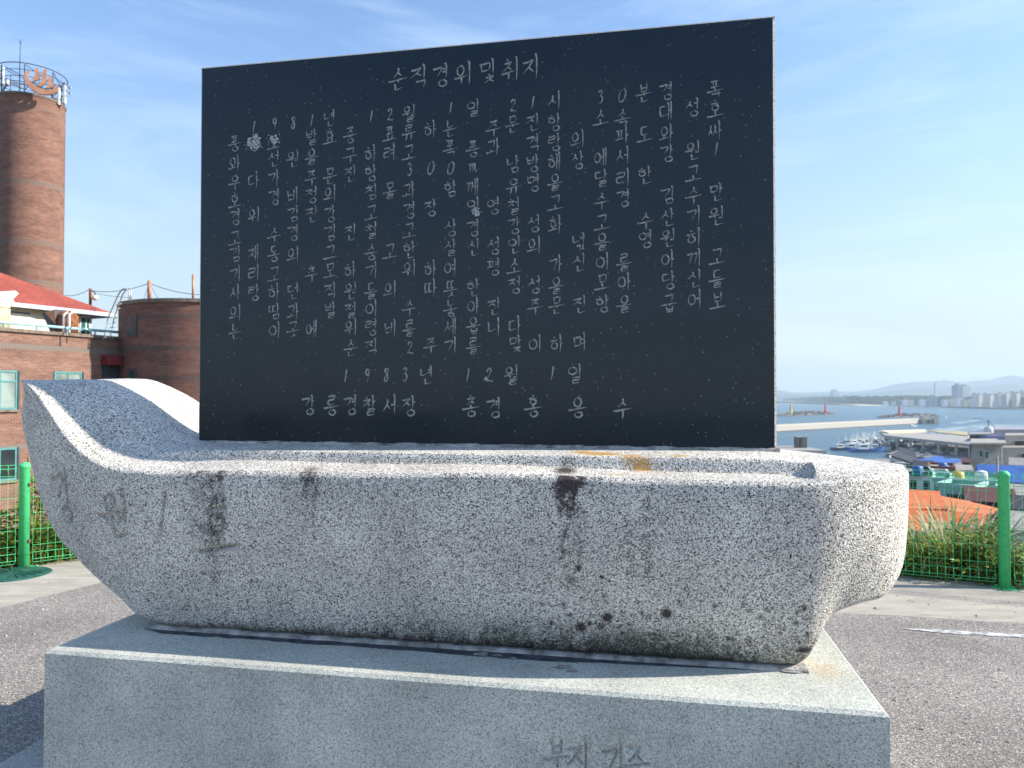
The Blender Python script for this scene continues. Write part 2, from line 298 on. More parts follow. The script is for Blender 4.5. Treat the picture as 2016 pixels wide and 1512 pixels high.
# ---------------------------------------------------------------- mesh helpers
class MB:
    def __init__(s): s.v = []; s.f = []; s.uv = []; s.tone = []; s.hasuv = False
    def add(s, vs, fs, uvs=None):
        o = len(s.v); s.v += [tuple(p) for p in vs]; s.f += [tuple(i+o for i in f) for f in fs]
        if uvs is not None: s.hasuv = True; s.uv += uvs
        else: s.uv += [[(0, 0)]*len(f) for f in fs]
    def box(s, x0, x1, y0, y1, z0, z1):
        s.add([(x0, y0, z0), (x1, y0, z0), (x1, y1, z0), (x0, y1, z0), (x0, y0, z1), (x1, y0, z1), (x1, y1, z1), (x0, y1, z1)],
              [(0, 3, 2, 1), (4, 5, 6, 7), (0, 1, 5, 4), (1, 2, 6, 5), (2, 3, 7, 6), (3, 0, 4, 7)])
    def obox(s, o, a, b, c, uvo=None):       # parallelepiped from corner o with edge vectors a, b, c
        o, a, b, c = map(Vector, (o, a, b, c))
        P = [o, o+a, o+a+b, o+b, o+c, o+a+c, o+a+b+c, o+b+c]
        fs = [(0, 3, 2, 1), (4, 5, 6, 7), (0, 1, 5, 4), (1, 2, 6, 5), (2, 3, 7, 6), (3, 0, 4, 7)]
        if a.cross(b).dot(c) < 0: fs = [tuple(reversed(f)) for f in fs]
        la, lb, lc = a.length, b.length, c.length
        uva = {0: (0, 0), 1: (la, 0), 2: (la, lb), 3: (0, lb)}
        uvs = []
        for f in fs:
            q = []
            for i in f:
                z = P[i].z
                k = i % 4
                al = {0: 0, 1: la, 2: la, 3: 0}[k]; bl = {0: 0, 1: 0, 2: lb, 3: lb}[k]
                q.append((al+bl, z))
            uvs.append(q)
        s.add(P, fs, uvs)
    def tube(s, pts, r, n=6, r2=None, cap=True):
        pts = [Vector(p) for p in pts]; k = len(pts); vs = []; fs = []
        up = Vector((0, 0, 1))
        for i, p in enumerate(pts):
            d = (pts[min(i+1, k-1)]-pts[max(i-1, 0)]).normalized()
            a = d.cross(up if abs(d.z) < .95 else Vector((1, 0, 0))).normalized(); b = a.cross(d).normalized()
            rr = r if r2 is None else r+(r2-r)*i/(k-1)
            for j in range(n):
                t = 2*math.pi*j/n; vs.append(p+a*math.cos(t)*rr+b*math.sin(t)*rr)
        for i in range(k-1):
            for j in range(n):
                fs.append((i*n+j, i*n+(j+1) % n, (i+1)*n+(j+1) % n, (i+1)*n+j))
        if cap: fs += [tuple(reversed(range(n))), tuple(range((k-1)*n, k*n))]
        s.add(vs, fs)
    def lathe(s, c, prof, n=24, uvscale=False, a0=0, a1=2*math.pi):   # profile (r, z), around a vertical axis
        full = abs(a1-a0-2*math.pi) < 1e-6
        m = n if full else n+1; vs = []; fs = []; uvs = []
        for r, z in prof:
            for j in range(m):
                t = a0+(a1-a0)*j/n; vs.append((c[0]+r*math.cos(t), c[1]+r*math.sin(t), c[2]+z))
        Rm = max(p[0] for p in prof)
        for i in range(len(prof)-1):
            for j in range(n):
                j2 = (j+1) % m
                fs.append((i*m+j, i*m+j2, (i+1)*m+j2, (i+1)*m+j))
                t0, t1 = a0+(a1-a0)*j/n, a0+(a1-a0)*(j+1)/n; z0, z1 = c[2]+prof[i][1], c[2]+prof[i+1][1]
                uvs.append([(Rm*t0, z0), (Rm*t1, z0), (Rm*t1, z1), (Rm*t0, z1)])
        s.add(vs, fs, uvs if uvscale else None)
    def quad(s, a, b, c, d, uvs=None):
        s.add([a, b, c, d], [(0, 1, 2, 3)], [uvs] if uvs else None)
    def prism(s, poly, ext):                 # planar polygon extruded by vector ext
        poly = [Vector(p) for p in poly]; e = Vector(ext); n = len(poly)
        nn = sum(((poly[i]).cross(poly[(i+1) % n]) for i in range(n)), Vector())
        if nn.dot(e) > 0: poly.reverse()
        s.add(poly+[p+e for p in poly], [tuple(range(n)), tuple(reversed(range(n, 2*n)))]+[(i, i+n, (i+1) % n+n, (i+1) % n) for i in range(n)])
def link(name, mb, m, parent=None, smooth=False, base=None, bevel=0, tone=False):
    o0 = Vector(base) if base is not None else (Vector(parent['_b']) if parent is not None and '_b' in parent.keys() else Vector((0, 0, 0)))
    me = bpy.data.meshes.new(name)
    me.from_pydata([(p[0]-o0.x, p[1]-o0.y, p[2]-o0.z) for p in mb.v], [], mb.f)
    me.materials.append(m)
    if mb.hasuv:
        ul = me.uv_layers.new(name='UVMap'); ul.data.foreach_set('uv', [c for f in mb.uv for q in f for c in q])
    if smooth: me.polygons.foreach_set('use_smooth', [True]*len(me.polygons))
    if tone and mb.tone:
        a = me.attributes.new('tone', 'FLOAT', 'POINT'); a.data.foreach_set('value', mb.tone)
    o = bpy.data.objects.new(name, me); COL.objects.link(o)
    if parent is not None:
        o.parent = parent; o['_b'] = list(o0)
    else:
        o.location = o0; o['_b'] = list(o0)
    if bevel:
        b = o.modifiers.new('bevel', 'BEVEL'); b.width = bevel; b.segments = 2; b.limit_method = 'ANGLE'
    return o
def thing(name, base, label, cat, group=None, kind=None):
    o = bpy.data.objects.new(name, None); COL.objects.link(o); o.location = base; o['_b'] = list(base); o.empty_display_size = .2
    return tag(o, label, cat, group, kind)
def tag(o, label=None, cat=None, group=None, kind=None):
    if label: o['label'] = label
    if cat: o['category'] = cat
    if group: o['group'] = group
    if kind: o['kind'] = kind
    return o
def struct(name, mb, m, label=None, cat=None, smooth=False):
    o = link(name, mb, m, smooth=smooth); o['kind'] = 'structure'
    if label: o['label'] = label; o['category'] = cat or name
    return o
def dup(root, loc, rotz=0, scale=1, label=None):
    r = root.copy(); COL.objects.link(r); r.location = loc; r.rotation_euler = (0, 0, rotz); r.scale = (scale,)*3
    if label: r['label'] = label
    for ch in list(root.children):
        c = ch.copy(); COL.objects.link(c); c.parent = r
        for g in ch.children:
            d = g.copy(); COL.objects.link(d); d.parent = c
    return r

# ---------------------------------------------------------------- brush-style Hangul from strokes
INI = 'ㄱㄲㄴㄷㄸㄹㅁㅂㅃㅅㅆㅇㅈㅉㅊㅋㅌㅍㅎ'; MED = 'ㅏㅐㅑㅒㅓㅔㅕㅖㅗㅘㅙㅚㅛㅜㅝㅞㅟㅠㅡㅢㅣ'
FIN = ['', 'ㄱ', 'ㄲ', 'ㄳ', 'ㄴ', 'ㄵ', 'ㄶ', 'ㄷ', 'ㄹ', 'ㄺ', 'ㄻ', 'ㄼ', 'ㄽ', 'ㄾ', 'ㄿ', 'ㅀ', 'ㅁ', 'ㅂ', 'ㅄ', 'ㅅ', 'ㅆ', 'ㅇ', 'ㅈ', 'ㅊ', 'ㅋ', 'ㅌ', 'ㅍ', 'ㅎ']
CIRC = [(.5+.42*math.sin(t*math.pi/6), .48+.46*math.cos(t*math.pi/6)) for t in range(13)]
J = {
 'ㄱ': [[(.02, .86), (.5, .9), (.95, .97), (.88, .62), (.5, .02)]],
 'ㄱh': [[(.0, .86), (.5, .9), (.98, .97), (.94, .6), (.84, .05)]],
 'ㄴ': [[(.06, 1.), (.14, .7), (.12, .2), (.35, .08), (1., .32)]],
 'ㄷ': [[(.08, .9), (.85, .98)], [(.12, .9), (.13, .18), (.35, .05), (1., .2)]],
 'ㄹ': [[(.05, .92), (.85, .99), (.82, .6)], [(.82, .6), (.1, .5), (.1, .1), (.3, .02), (1., .16)]],
 'ㅁ': [[(.05, .95), (.16, .8), (.2, .1)], [(.14, .84), (.92, .95), (.84, .12)], [(.2, .12), (.86, .18)]],
 'ㅂ': [[(.05, 1.), (.14, .85), (.2, .05)], [(.8, 1.05), (.9, .9), (.84, .08)], [(.18, .52), (.86, .6)], [(.2, .06), (.86, .13)]],
 'ㅅ': [[(.5, 1.), (.6, .85), (.48, .5), (.0, .02)], [(.5, .55), (.95, .14)]],
 'ㅇ': [CIRC],
 'ㅈ': [[(.05, .84), (.5, .86), (.9, .97), (.6, .55), (.0, .02)], [(.52, .48), (.98, .1)]],
 'ㅊ': [[(.42, 1.15), (.58, .98)], [(.1, .72), (.5, .74), (.9, .83), (.6, .46), (.0, .0)], [(.52, .4), (.98, .06)]],
 'ㅋ': [[(.02, .86), (.5, .9), (.95, .97), (.88, .62), (.5, .02)], [(.1, .45), (.84, .58)]],
 'ㅌ': [[(.08, .95), (.85, 1.)], [(.12, .55), (.8, .6)], [(.12, .95), (.13, .18), (.35, .05), (1., .18)]],
 'ㅍ': [[(.02, .9), (.95, .98)], [(.3, .9), (.36, .15)], [(.7, .92), (.64, .18)], [(.0, .06), (1., .2)]],
 'ㅎ': [[(.4, 1.15), (.58, 1.0)], [(.02, .72), (.95, .84)], [(.5+.36*x, .3+.32*y) for x, y in [(math.sin(t*math.pi/5), math.cos(t*math.pi/5)) for t in range(11)]]],
}
def cons(ch, box, horiz=False):
    x0, y0, x1, y1 = box
    dbl = {'ㄲ': 'ㄱㄱ', 'ㄸ': 'ㄷㄷ', 'ㅃ': 'ㅂㅂ', 'ㅆ': 'ㅅㅅ', 'ㅉ': 'ㅈㅈ', 'ㄳ': 'ㄱㅅ', 'ㄵ': 'ㄴㅈ', 'ㄶ': 'ㄴㅎ', 'ㅄ': 'ㅂㅅ', 'ㄺ': 'ㄹㄱ', 'ㄻ': 'ㄹㅁ', 'ㅀ': 'ㄹㅎ'}
    if ch in dbl:
        m = (x0+x1)/2
        return cons(dbl[ch][0], (x0, y0, m-.02, y1), horiz)+cons(dbl[ch][1], (m+.02, y0, x1, y1), horiz)
    k = 'ㄱh' if ch == 'ㄱ' and horiz else ch
    return [[(x0+(x1-x0)*a, y0+(y1-y0)*b) for a, b in s] for s in J[k]]
def vert(ch, x, y0, y1):
    h = y1-y0; out = []
    def bar(xx, top=y1): out.append([(xx-.07, top), (xx, top-.1), (xx+.005, y0+h*.4), (xx-.01, y0)])
    if ch in 'ㅣ': bar(x)
    elif ch == 'ㅏ': bar(x); out.append([(x, y0+h*.46), (x+.17, y0+h*.5)])
    elif ch == 'ㅑ': bar(x); out.append([(x, y0+h*.6), (x+.16, y0+h*.64)]); out.append([(x, y0+h*.38), (x+.16, y0+h*.42)])
    elif ch == 'ㅓ': bar(x); out.append([(x-.2, y0+h*.5), (x, y0+h*.56)])
    elif ch == 'ㅕ': bar(x); out.append([(x-.2, y0+h*.62), (x, y0+h*.68)]); out.append([(x-.2, y0+h*.4), (x, y0+h*.46)])
    elif ch == 'ㅐ': bar(x-.17, y1-.08); bar(x); out.append([(x-.17, y0+h*.5), (x, y0+h*.55)])
    elif ch == 'ㅔ': bar(x-.15, y1-.08); bar(x); out.append([(x-.33, y0+h*.48), (x-.15, y0+h*.55)])
    elif ch == 'ㅖ': bar(x-.15, y1-.08); bar(x); out.append([(x-.33, y0+h*.6), (x-.15, y0+h*.66)]); out.append([(x-.33, y0+h*.4), (x-.15, y0+h*.46)])
    return out
def hori(ch, x0, x1, y, up, dn):
    w = x1-x0; m = (x0+x1)/2; o = [[(x0, y-.03), (x0+w*.15, y-.035), (x0+w*.6, y+.015), (x1, y+.05)]]
    if ch == 'ㅗ': o.append([(m-.02, y+up), (m, y)])
    elif ch == 'ㅛ': o += [[(m-w*.16, y+up), (m-w*.14, y)], [(m+w*.16, y+up), (m+w*.12, y)]]
    elif ch == 'ㅜ': o.append([(m, y), (m+.03, y-dn*.5), (m+.01, y-dn)])
    elif ch == 'ㅠ': o += [[(m-w*.14, y), (m-w*.22, y-dn)], [(m+w*.14, y), (m+w*.14, y-dn)]]
    return o
DIG = {
 '0': [[(.62+.26*math.sin(t*math.pi/6)+.10*math.cos(t*math.pi/6)-.1, .5+.42*math.cos(t*math.pi/6)) for t in range(13)]],
 '1': [[(.62, .92), (.55, .55), (.44, .1)]],
 '2': [[(.36, .72), (.48, .9), (.66, .86), (.66, .66), (.3, .16)], [(.3, .16), (.46, .2), (.76, .1), (.8, .2)]],
 '3': [[(.36, .84), (.54, .92), (.66, .8), (.5, .58)], [(.5, .58), (.68, .46), (.6, .18), (.42, .1), (.3, .24)]],
 '8': [[(.7, .82), (.56, .92), (.42, .8), (.62, .5), (.62, .2), (.46, .1), (.36, .24), (.5, .5), (.7, .7), (.7, .82)]],
 '9': [[(.7, .7), (.56, .54), (.4, .68), (.5, .9), (.68, .86), (.7, .7), (.62, .4), (.54, .08)]],
 'm': [[(.12, .66), (.24, .74), (.2, .2)], [(.22, .6), (.4, .76), (.42, .2)], [(.43, .6), (.62, .76), (.62, .3), (.74, .2), (.84, .34)]],
}
def glyph(ch):
    if ch in DIG: return DIG[ch]
    c = ord(ch)-0xAC00; i, m, f = INI[c//588], MED[c % 588//28], FIN[c % 28]
    S = []
    if m in 'ㅏㅐㅑㅓㅔㅕㅖㅣ':
        wide = m in 'ㅐㅔㅖ'; vx = .8 if m in 'ㅣㅓㅕㅔㅖㅐ' else .72; xr = vx-(.36 if m == 'ㅔ' or m == 'ㅖ' else .26 if m in 'ㅓㅕㅐ' else .16)
        if f:
            S += cons(i, (.04, .46, xr+.02, .86)); S += vert(m, vx, .36, 1.02); S += cons(f, (.34, -.02, .86, .30), True)
        else:
            S += cons(i, (.04, .2, xr+.02, .8)); S += vert(m, vx, -.04, 1.04)
    elif m in 'ㅗㅛㅜㅠㅡ':
        if f:
            y = .44 if m in 'ㅜㅠ' else .40
            S += cons(i, (.24, y+(.2 if m in 'ㅗㅛ' else .1), .74, .98), True); S += hori(m, -.04, 1.04, y, .18, .13); S += cons(f, (.28, -.02, .78, .27), True)
        else:
            y = {'ㅗ': .14, 'ㅛ': .14, 'ㅡ': .2}.get(m, .42)
            S += cons(i, (.22, y+(.3 if m in 'ㅗㅛ' else .14), .76, .95), True); S += hori(m, -.04, 1.04, y, .27, .44)
    else:
        a, b = {'ㅘ': ('ㅗ', 'ㅏ'), 'ㅙ': ('ㅗ', 'ㅐ'), 'ㅚ': ('ㅗ', 'ㅣ'), 'ㅝ': ('ㅜ', 'ㅓ'), 'ㅞ': ('ㅜ', 'ㅔ'), 'ㅟ': ('ㅜ', 'ㅣ'), 'ㅢ': ('ㅡ', 'ㅣ')}[m]
        vx = .74 if b == 'ㅏ' else .84
        y0 = .3 if f else -.04
        yh = (.5 if f else .34) if a == 'ㅜ' else (.42 if f else .2)
        S += cons(i, (.12, yh+(.16 if a == 'ㅗ' else .15 if a == 'ㅡ' else .08), .56, .94 if f else .88), True); S += hori(a, .0, vx-.1, yh, .15, .16 if f else .28)
        if b == 'ㅓ':
            S += [[(vx-.07, 1.02), (vx, .92), (vx, y0)], [(vx-.2, yh-.14), (vx, yh-.1)]]
        else: S += vert(b, vx, y0, 1.02)
        if f: S += cons(f, (.36, -.04, .88, .25), True)
    return S
def smooth_line(p, k=4):
    if len(p) == 2: return [(p[0][0]+(p[1][0]-p[0][0])*t/3, p[0][1]+(p[1][1]-p[0][1])*t/3) for t in range(4)]
    o = []
    for i in range(len(p)-1):
        a, b, c, d = p[max(i-1, 0)], p[i], p[i+1], p[min(i+2, len(p)-1)]
        for j in range(k):
            t = j/k
            o.append(tuple(.5*((2*b[q])+(c[q]-a[q])*t+(2*a[q]-5*b[q]+4*c[q]-d[q])*t*t+(3*b[q]-a[q]-3*c[q]+d[q])*t**3) for q in (0, 1)))
    o.append(p[-1]); return o
def strokes(ch, cx, cy, w, h, jit=.02, slant=.06):
    out = []
    jx, jy = random.uniform(-jit, jit), random.uniform(-jit, jit)
    for s in glyph(ch):
        q = [((a-.5+jx+random.uniform(-jit, jit)*.6), (b-.5+jy+slant*(a-.5)+random.uniform(-jit, jit)*.6)) for a, b in s]
        out.append([(cx+x*w, cy+y*h) for x, y in smooth_line(q)])
    return out

# ================================================================ THE MONUMENT
B0 = uvw(-.8, 3.13, -CAMZ)
mon = thing('memorial_monument', B0, 'black granite tablet standing on a carved grey stone boat and granite pedestal', 'monument')
# --- base step and pedestal
PU0, PU1, PV0, PV1 = -2.335, .740, 2.506, 3.754
def uvbox(mb, u0, u1, v0, v1, z0, z1): mb.obox(uvw(u0, v0, z0), (U[0]*(u1-u0), U[1]*(u1-u0), 0), (V[0]*(v1-v0), V[1]*(v1-v0), 0), (0, 0, z1-z0))
mb = MB(); uvbox(mb, PU0-.28, PU1+.10, PV0-.28, PV1+.28, -1.65, -1.50); link('base_step', mb, M['step'], mon, bevel=.008)
def grid_mesh(P, mask=None):
    n, m = P.shape[:2]; idx = np.arange(n*m).reshape(n, m)
    f = np.stack([idx[:-1, :-1], idx[1:, :-1], idx[1:, 1:], idx[:-1, 1:]], -1).reshape(-1, 4)
    return P.reshape(-1, 3), f
def seg_depth(A, Bm, segs, r):              # distance field of strokes on grid coordinates A (x), Bm (y): 1 in the middle, 0 outside
    out = np.zeros(A.shape)
    for s in segs:
        n = len(s)
        for i in range(n-1):
            (x0, y0), (x1, y1) = s[i], s[i+1]
            rr = r*(1-.35*i/max(1, n-1))
            sel = (A > min(x0, x1)-rr) & (A < max(x0, x1)+rr) & (Bm > min(y0, y1)-rr) & (Bm < max(y0, y1)+rr)
            if not sel.any(): continue
            a, b = A[sel]-x0, Bm[sel]-y0; dx, dy = x1-x0, y1-y0; L2 = dx*dx+dy*dy+1e-12
            t = np.clip((a*dx+b*dy)/L2, 0, 1); d = np.hypot(a-t*dx, b-t*dy)
            out[sel] = np.maximum(out[sel], np.clip(1-d/rr, 0, 1))
    return out
def np_obj(name, parts, m, parent, stain=None, smooth=True):
    vs, fs, o = [], [], 0
    for v, f in parts: vs.append(v); fs.append(f+o); o += len(v)
    v = np.concatenate(vs); f = np.concatenate(fs)
    w = np.stack([v[:, 0]*U[0]+v[:, 1]*V[0], v[:, 0]*U[1]+v[:, 1]*V[1], v[:, 2]+CAMZ], 1)-np.array(parent['_b'])
    me = bpy.data.meshes.new(name); me.vertices.add(len(w)); me.vertices.foreach_set('co', w.ravel().astype(np.float32))
    me.loops.add(f.size); me.loops.foreach_set('vertex_index', f.ravel().astype(np.int32))
    me.polygons.add(len(f)); me.polygons.foreach_set('loop_start', np.arange(0, f.size, 4, dtype=np.int32))
    me.update(calc_edges=True); me.validate()
    me.polygons.foreach_set('use_smooth', np.full(len(f), smooth))
    if stain is not None:
        a = me.attributes.new('stain', 'FLOAT_COLOR', 'POINT'); a.data.foreach_set('color', np.concatenate(stain).astype(np.float32).ravel())
    me.materials.append(m); o = bpy.data.objects.new(name, me); COL.objects.link(o); o.parent = parent; o['_b'] = parent['_b']
    return o
# pedestal: a block whose front is a fine grid with the dedication cut into it
chf = .012
gu = np.concatenate([np.arange(PU0, -.45, .05), np.arange(-.45, .10, .0022), np.arange(.10, PU1+.001, .05)])
gz_ = np.concatenate([np.arange(-1.5, -1.18, .0022), np.linspace(-1.18, -1.0-chf, 8)])
Ug, Zg = np.meshgrid(gu, gz_, indexing='ij')
Ug[-1, :] = PU1
seg = []
for ch, px, py in [('부', 1096, 1487), ('지', 1139, 1488), ('기', 1207, 1494), ('증', 1252, 1500)]:
    u, z = onv(px, py, PV0); seg += strokes(ch, u, z, .080, .108, .01)
dep = seg_depth(Ug, Zg, seg, .0078)
Vg = PV0+np.clip(dep*1.3, 0, 1)*.010
parts = [grid_mesh(np.stack([Ug, Vg, Zg], -1))]
def plane(pts): return np.array(pts, float), np.array([[0, 1, 2, 3]])
zt = -1.0
parts += [plane([(PU0, PV0, zt-chf), (PU1, PV0, zt-chf), (PU1-chf, PV0+chf, zt), (PU0+chf, PV0+chf, zt)]),
          plane([(PU1, PV0, zt-chf), (PU1, PV1, zt-chf), (PU1-chf, PV1-chf, zt), (PU1-chf, PV0+chf, zt)]),
          plane([(PU0, PV1, zt-chf), (PU0, PV0, zt-chf), (PU0+chf, PV0+chf, zt), (PU0+chf, PV1-chf, zt)]),
          plane([(PU1, PV1, zt-chf), (PU0, PV1, zt-chf), (PU0+chf, PV1-chf, zt), (PU1-chf, PV1-chf, zt)]),
          plane([(PU1, PV0, -1.5), (PU1, PV1, -1.5), (PU1, PV1, zt-chf), (PU1, PV0, zt-chf)]),
          plane([(PU0, PV1, -1.5), (PU0, PV0, -1.5), (PU0, PV0, zt-chf), (PU0, PV1, zt-chf)]),
          plane([(PU1, PV1, -1.5), (PU0, PV1, -1.5), (PU0, PV1, zt-chf), (PU1, PV1, zt-chf)])]
Tu, Tv = np.meshgrid(np.linspace(PU0+chf, PU1-chf, 240), np.linspace(PV0+chf, PV1-chf, 90), indexing='ij')
parts.append(grid_mesh(np.stack([Tu, Tv, np.full(Tu.shape, zt)], -1)))
pst = [np.zeros((len(p[0]), 4)) for p in parts]
q = np.zeros(Tu.shape+(4,)); k_ = np.clip(1.15-np.sqrt(((Tu-.62)/.16)**2+((Tv-2.86)/.20)**2), 0, 1); q[..., 2] = np.clip(k_*.34, 0, .34)
q[..., 0] = .42*np.clip(1-np.hypot((Tu+.33)/.055, (Tv-2.70)/.04), 0, 1)
pst[-1] = q.reshape(-1, 4)
d_ = dep.reshape(-1); pst[0][:, 0] = np.clip(d_*.30, 0, .3)
ped = np_obj('pedestal', parts, M['pedestal'], mon, pst, smooth=False)

# --- the stone boat
VM = 3.13
CT = [(-2.80, .070), (-2.70, .040), (-2.60, -.025), (-2.443, -.166), (-2.32, -.249), (-2.20, -.292), (-2.02, -.304), (-1.6, -.303), (-1.0, -.297), (-.4, -.292), (.2, -.299), (.48, -.298), (.56, -.292), (.64, -.284), (.72, -.279), (.80, -.277), (.87, -.277), (.93, -.279), (.965, -.284), (.978, -.292)]
CB = [(-2.80, .070), (-2.838, -.12), (-2.76, -.375), (-2.635, -.60), (-2.455, -.75), (-2.265, -.885), (-2.105, -.987), (-1.7, -.995), (-1.1, -.995), (-.5, -.995), (.1, -.995), (.47, -.993), (.55, -.975), (.59, -.92), (.62, -.85), (.66, -.80), (.76, -.765), (.87, -.735), (.955, -.60), (.978, -.31)]
def resample(A, Bc, n):
    a = np.array([list(x)+list(y) for x, y in zip(A, Bc)])
    P = np.vstack([2*a[0]-a[1], a, 2*a[-1]-a[-2]]); o = []
    for i in range(len(a)-1):
        p0, p1, p2, p3 = P[i], P[i+1], P[i+2], P[i+3]
        for t in np.linspace(0, 1, 40, endpoint=False):
            o.append(.5*(2*p1+(p2-p0)*t+(2*p0-5*p1+4*p2-p3)*t*t+(3*p1-p0-3*p2+p3)*t**3))
    o.append(a[-1]); o = np.array(o)
    d = np.concatenate([[0], np.cumsum(np.linalg.norm(np.diff(o, axis=0), axis=1)/1.414)])
    s = np.linspace(0, d[-1], n)
    return np.stack([np.interp(s, d, o[:, k]) for k in range(4)], 1)
NS, NT = 1200, 220
RS = resample(CT, CB, NS)
t = np.linspace(0, 1, NT)[None, :]
ub, zb_, ut, zt_ = RS[:, 2:3], RS[:, 3:4], RS[:, 0:1], RS[:, 1:2]
wob = np.array([noise.noise(Vector((u*2.3, 3.1, 0)))*.006+noise.noise(Vector((u*7, 9.1, 0)))*.0025 for u in RS[:, 0]])[:, None]
zt_ = zt_+wob*np.clip((ut+2.7)*4, 0, 1)
def vfront(u, t):
    v = 2.83-.15*(1-(1-t)**2.0)-.10*np.clip((-2.1-u)/.7, 0, 1)*(1-t)**2+.035*np.clip((.06-t)/.06, 0, 1)**2
    v = v+.17*np.clip((-2.1-u)/.7, 0, 1)**2
    h = VM-v
    k = np.clip((u-.44)/.54, 0, 1)
    h = h*np.sqrt(np.clip(1-k**2.1, 0, 1))
    v = VM-h
    return v+.016*np.clip((t-.965)/.035, 0, 1)**2.2
Uf = ub+(ut-ub)*t; Zf = zb_+(zt_-zb_)*t; Vf = vfront(Uf, t)
lump = np.array([[noise.noise(Vector((Uf[i, j]*2.2, Zf[i, j]*3, .5)))*.006 for j in range(0, NT, 10)] for i in range(0, NS, 10)])
lump = np.stack([np.interp(np.arange(NS), np.arange(0, NS, 10), lump[:, j]) for j in range(lump.shape[1])], 1)
lump = np.stack([np.interp(np.arange(NT), np.arange(0, NT, 10), lump[i]) for i in range(NS)], 0)
Vf = Vf+lump*np.clip(4*t*(1-t)*3, 0, 1)
seg_big, seg_small = [], []
for ch, px, py, w, h in [('강', 138, 972, .15, .24), ('원', 226, 1012, .14, .19), ('1', 320, 1012, .16, .20), ('호', 428, 1040, .165, .235)]:
    u, z = onv(px, py, 2.70+.10*(ch == '강')); seg_big += strokes(ch, u, z, w, h, .008)
for ch, px, py in [('제', 1272, 990), ('주', 1270, 1028), ('청', 1272, 1062), ('비', 1272, 1096), ('보', 1275, 1130), ('도', 1235, 1024), ('진', 1236, 1056), ('송', 1238, 1092), ('바', 1241, 1126)]:
    u, z = onv(px, py, 2.70); seg_small += strokes(ch, u, z, .040, .050, .03)
db = seg_depth(Uf, Zf, seg_big, .0125); ds = seg_depth(Uf, Zf, seg_small, .0052)
Vf = Vf+np.clip(db*1.6, 0, 1)*.017+ds*.006
def sm(x, a, b): k = np.clip((x-a)/(b-a), 0, 1); return k*k*(3-2*k)
# stains on the front face (streaks below runs of water, moss at the foot, lichen spots)
Sf = np.zeros(Uf.shape+(4,))
nz = np.array([[noise.noise(Vector((u*16, 0, 4.2)))*.5+noise.noise(Vector((u*55, 1, 4.2)))*.5] for u in Uf[:, NT//2]])
def up2(a_, n_, m_):
    a_ = np.stack([np.interp(np.linspace(0, a_.shape[0]-1, n_), np.arange(a_.shape[0]), a_[:, j]) for j in range(a_.shape[1])], 1)
    return np.stack([np.interp(np.linspace(0, a_.shape[1]-1, m_), np.arange(a_.shape[1]), a_[i]) for i in range(n_)], 0)
rag = .6*up2(rng.random((NS//4, 26)), NS, NT)+.4*up2(rng.random((NS//2, 70)), NS, NT)
def streak(px, ytop, ybot, wpx, k):
    u0, z0 = onv(px, ytop, 2.69); u1, z1 = onv(px, ybot, 2.74); w = wpx/1444*2.9
    d = np.abs(Uf-u0-.012*np.sin(Zf*31+u0*9))/w
    s = np.clip((1.12-d)*1.7, 0, 1)*np.clip((Zf-z1)/(z0-z1), 0, 1)**.45*(.85+.6*nz)*(.12+1.5*rag)
    Sf[..., 0] = np.maximum(Sf[..., 0], k*np.clip(s, 0, 1))
streak(1122, 922, 1040, 30, 1.15); streak(1110, 922, 1010, 22, .85); streak(1126, 925, 1190, 34, .60); streak(1155, 930, 1020, 40, .36); streak(612, 925, 1012, 24, .78); streak(618, 930, 1080, 22, .42); streak(425, 925, 1070, 34, .64); streak(395, 930, 1130, 30, .45); streak(412, 1040, 1210, 30, .5); streak(560, 930, 990, 16, .4); streak(470, 930, 1010, 20, .36)
streak(892, 930, 1010, 34, .34); streak(1045, 935, 990, 30, .4); streak(505, 930, 980, 12, .4); streak(385, 930, 1030, 26, .35); streak(865, 935, 1030, 22, .3); streak(1175, 960, 1200, 60, .24)
def spot(px, py, r, k, ch=0, ry=None):
    u0, z0 = onv(px, py, 2.76); rr = r/1444*2.85; r2 = (ry or r)/1444*2.85
    d = np.sqrt(((Uf-u0)/rr)**2+((Zf-z0)/r2)**2)
    Sf[..., ch] = np.maximum(Sf[..., ch], k*np.clip(1.25-d, 0, 1))
for a in [(1141, 1113, 9, .75), (1127, 1138, 16, .55), (1186, 1132, 6, .7), (1195, 1217, 14, .85), (1312, 1207, 14, .85), (1143, 1238, 15, .8), (1160, 1230, 8, .7), (1186, 1233, 6, .6), (1190, 1170, 8, .5), (1280, 1253, 22, .55, 0, 6), (1262, 1206, 10, .45),
          (425, 1172, 6, .6), (500, 1142, 6, .55), (857, 1178, 7, .55), (380, 1200, 5, .5), (550, 1190, 5, .5), (1345, 1255, 7, .5), (1400, 1260, 12, .5), (1440, 1262, 16, .55, 0, 8), (1480, 1270, 14, .5), (1510, 1230, 14, .4), (1590, 1290, 20, .9, 0, 7), (1520, 1150, 9, .45), (285, 1185, 5, .6), (520, 1005, 5, .4), (895, 1110, 5, .5), (700, 1160, 6, .35)]: spot(*a)
for _ in range(110):
    spot(random.uniform(1050, 1610), random.uniform(1180, 1305), random.uniform(3, 9), random.uniform(.38, .62))
for _ in range(40):
    spot(random.uniform(330, 1050), random.uniform(1120, 1260), random.uniform(2, 5), random.uniform(.35, .6))
moss = np.clip((-.76-Zf)/.20, 0, 1)**1.2*(.62+.24*np.sin(Uf*2.3+2.2))*sm(Uf, -2.4, -1.7)
mn = np.array([noise.noise(Vector((u*5, 7.7, 0)))*.35+noise.noise(Vector((u*17, 2.7, 0)))*.25 for u in Uf[:, 0]])[:, None]
Sf[..., 1] = np.clip(moss*(.85+mn)*(.6+.8*rag), 0, .66)
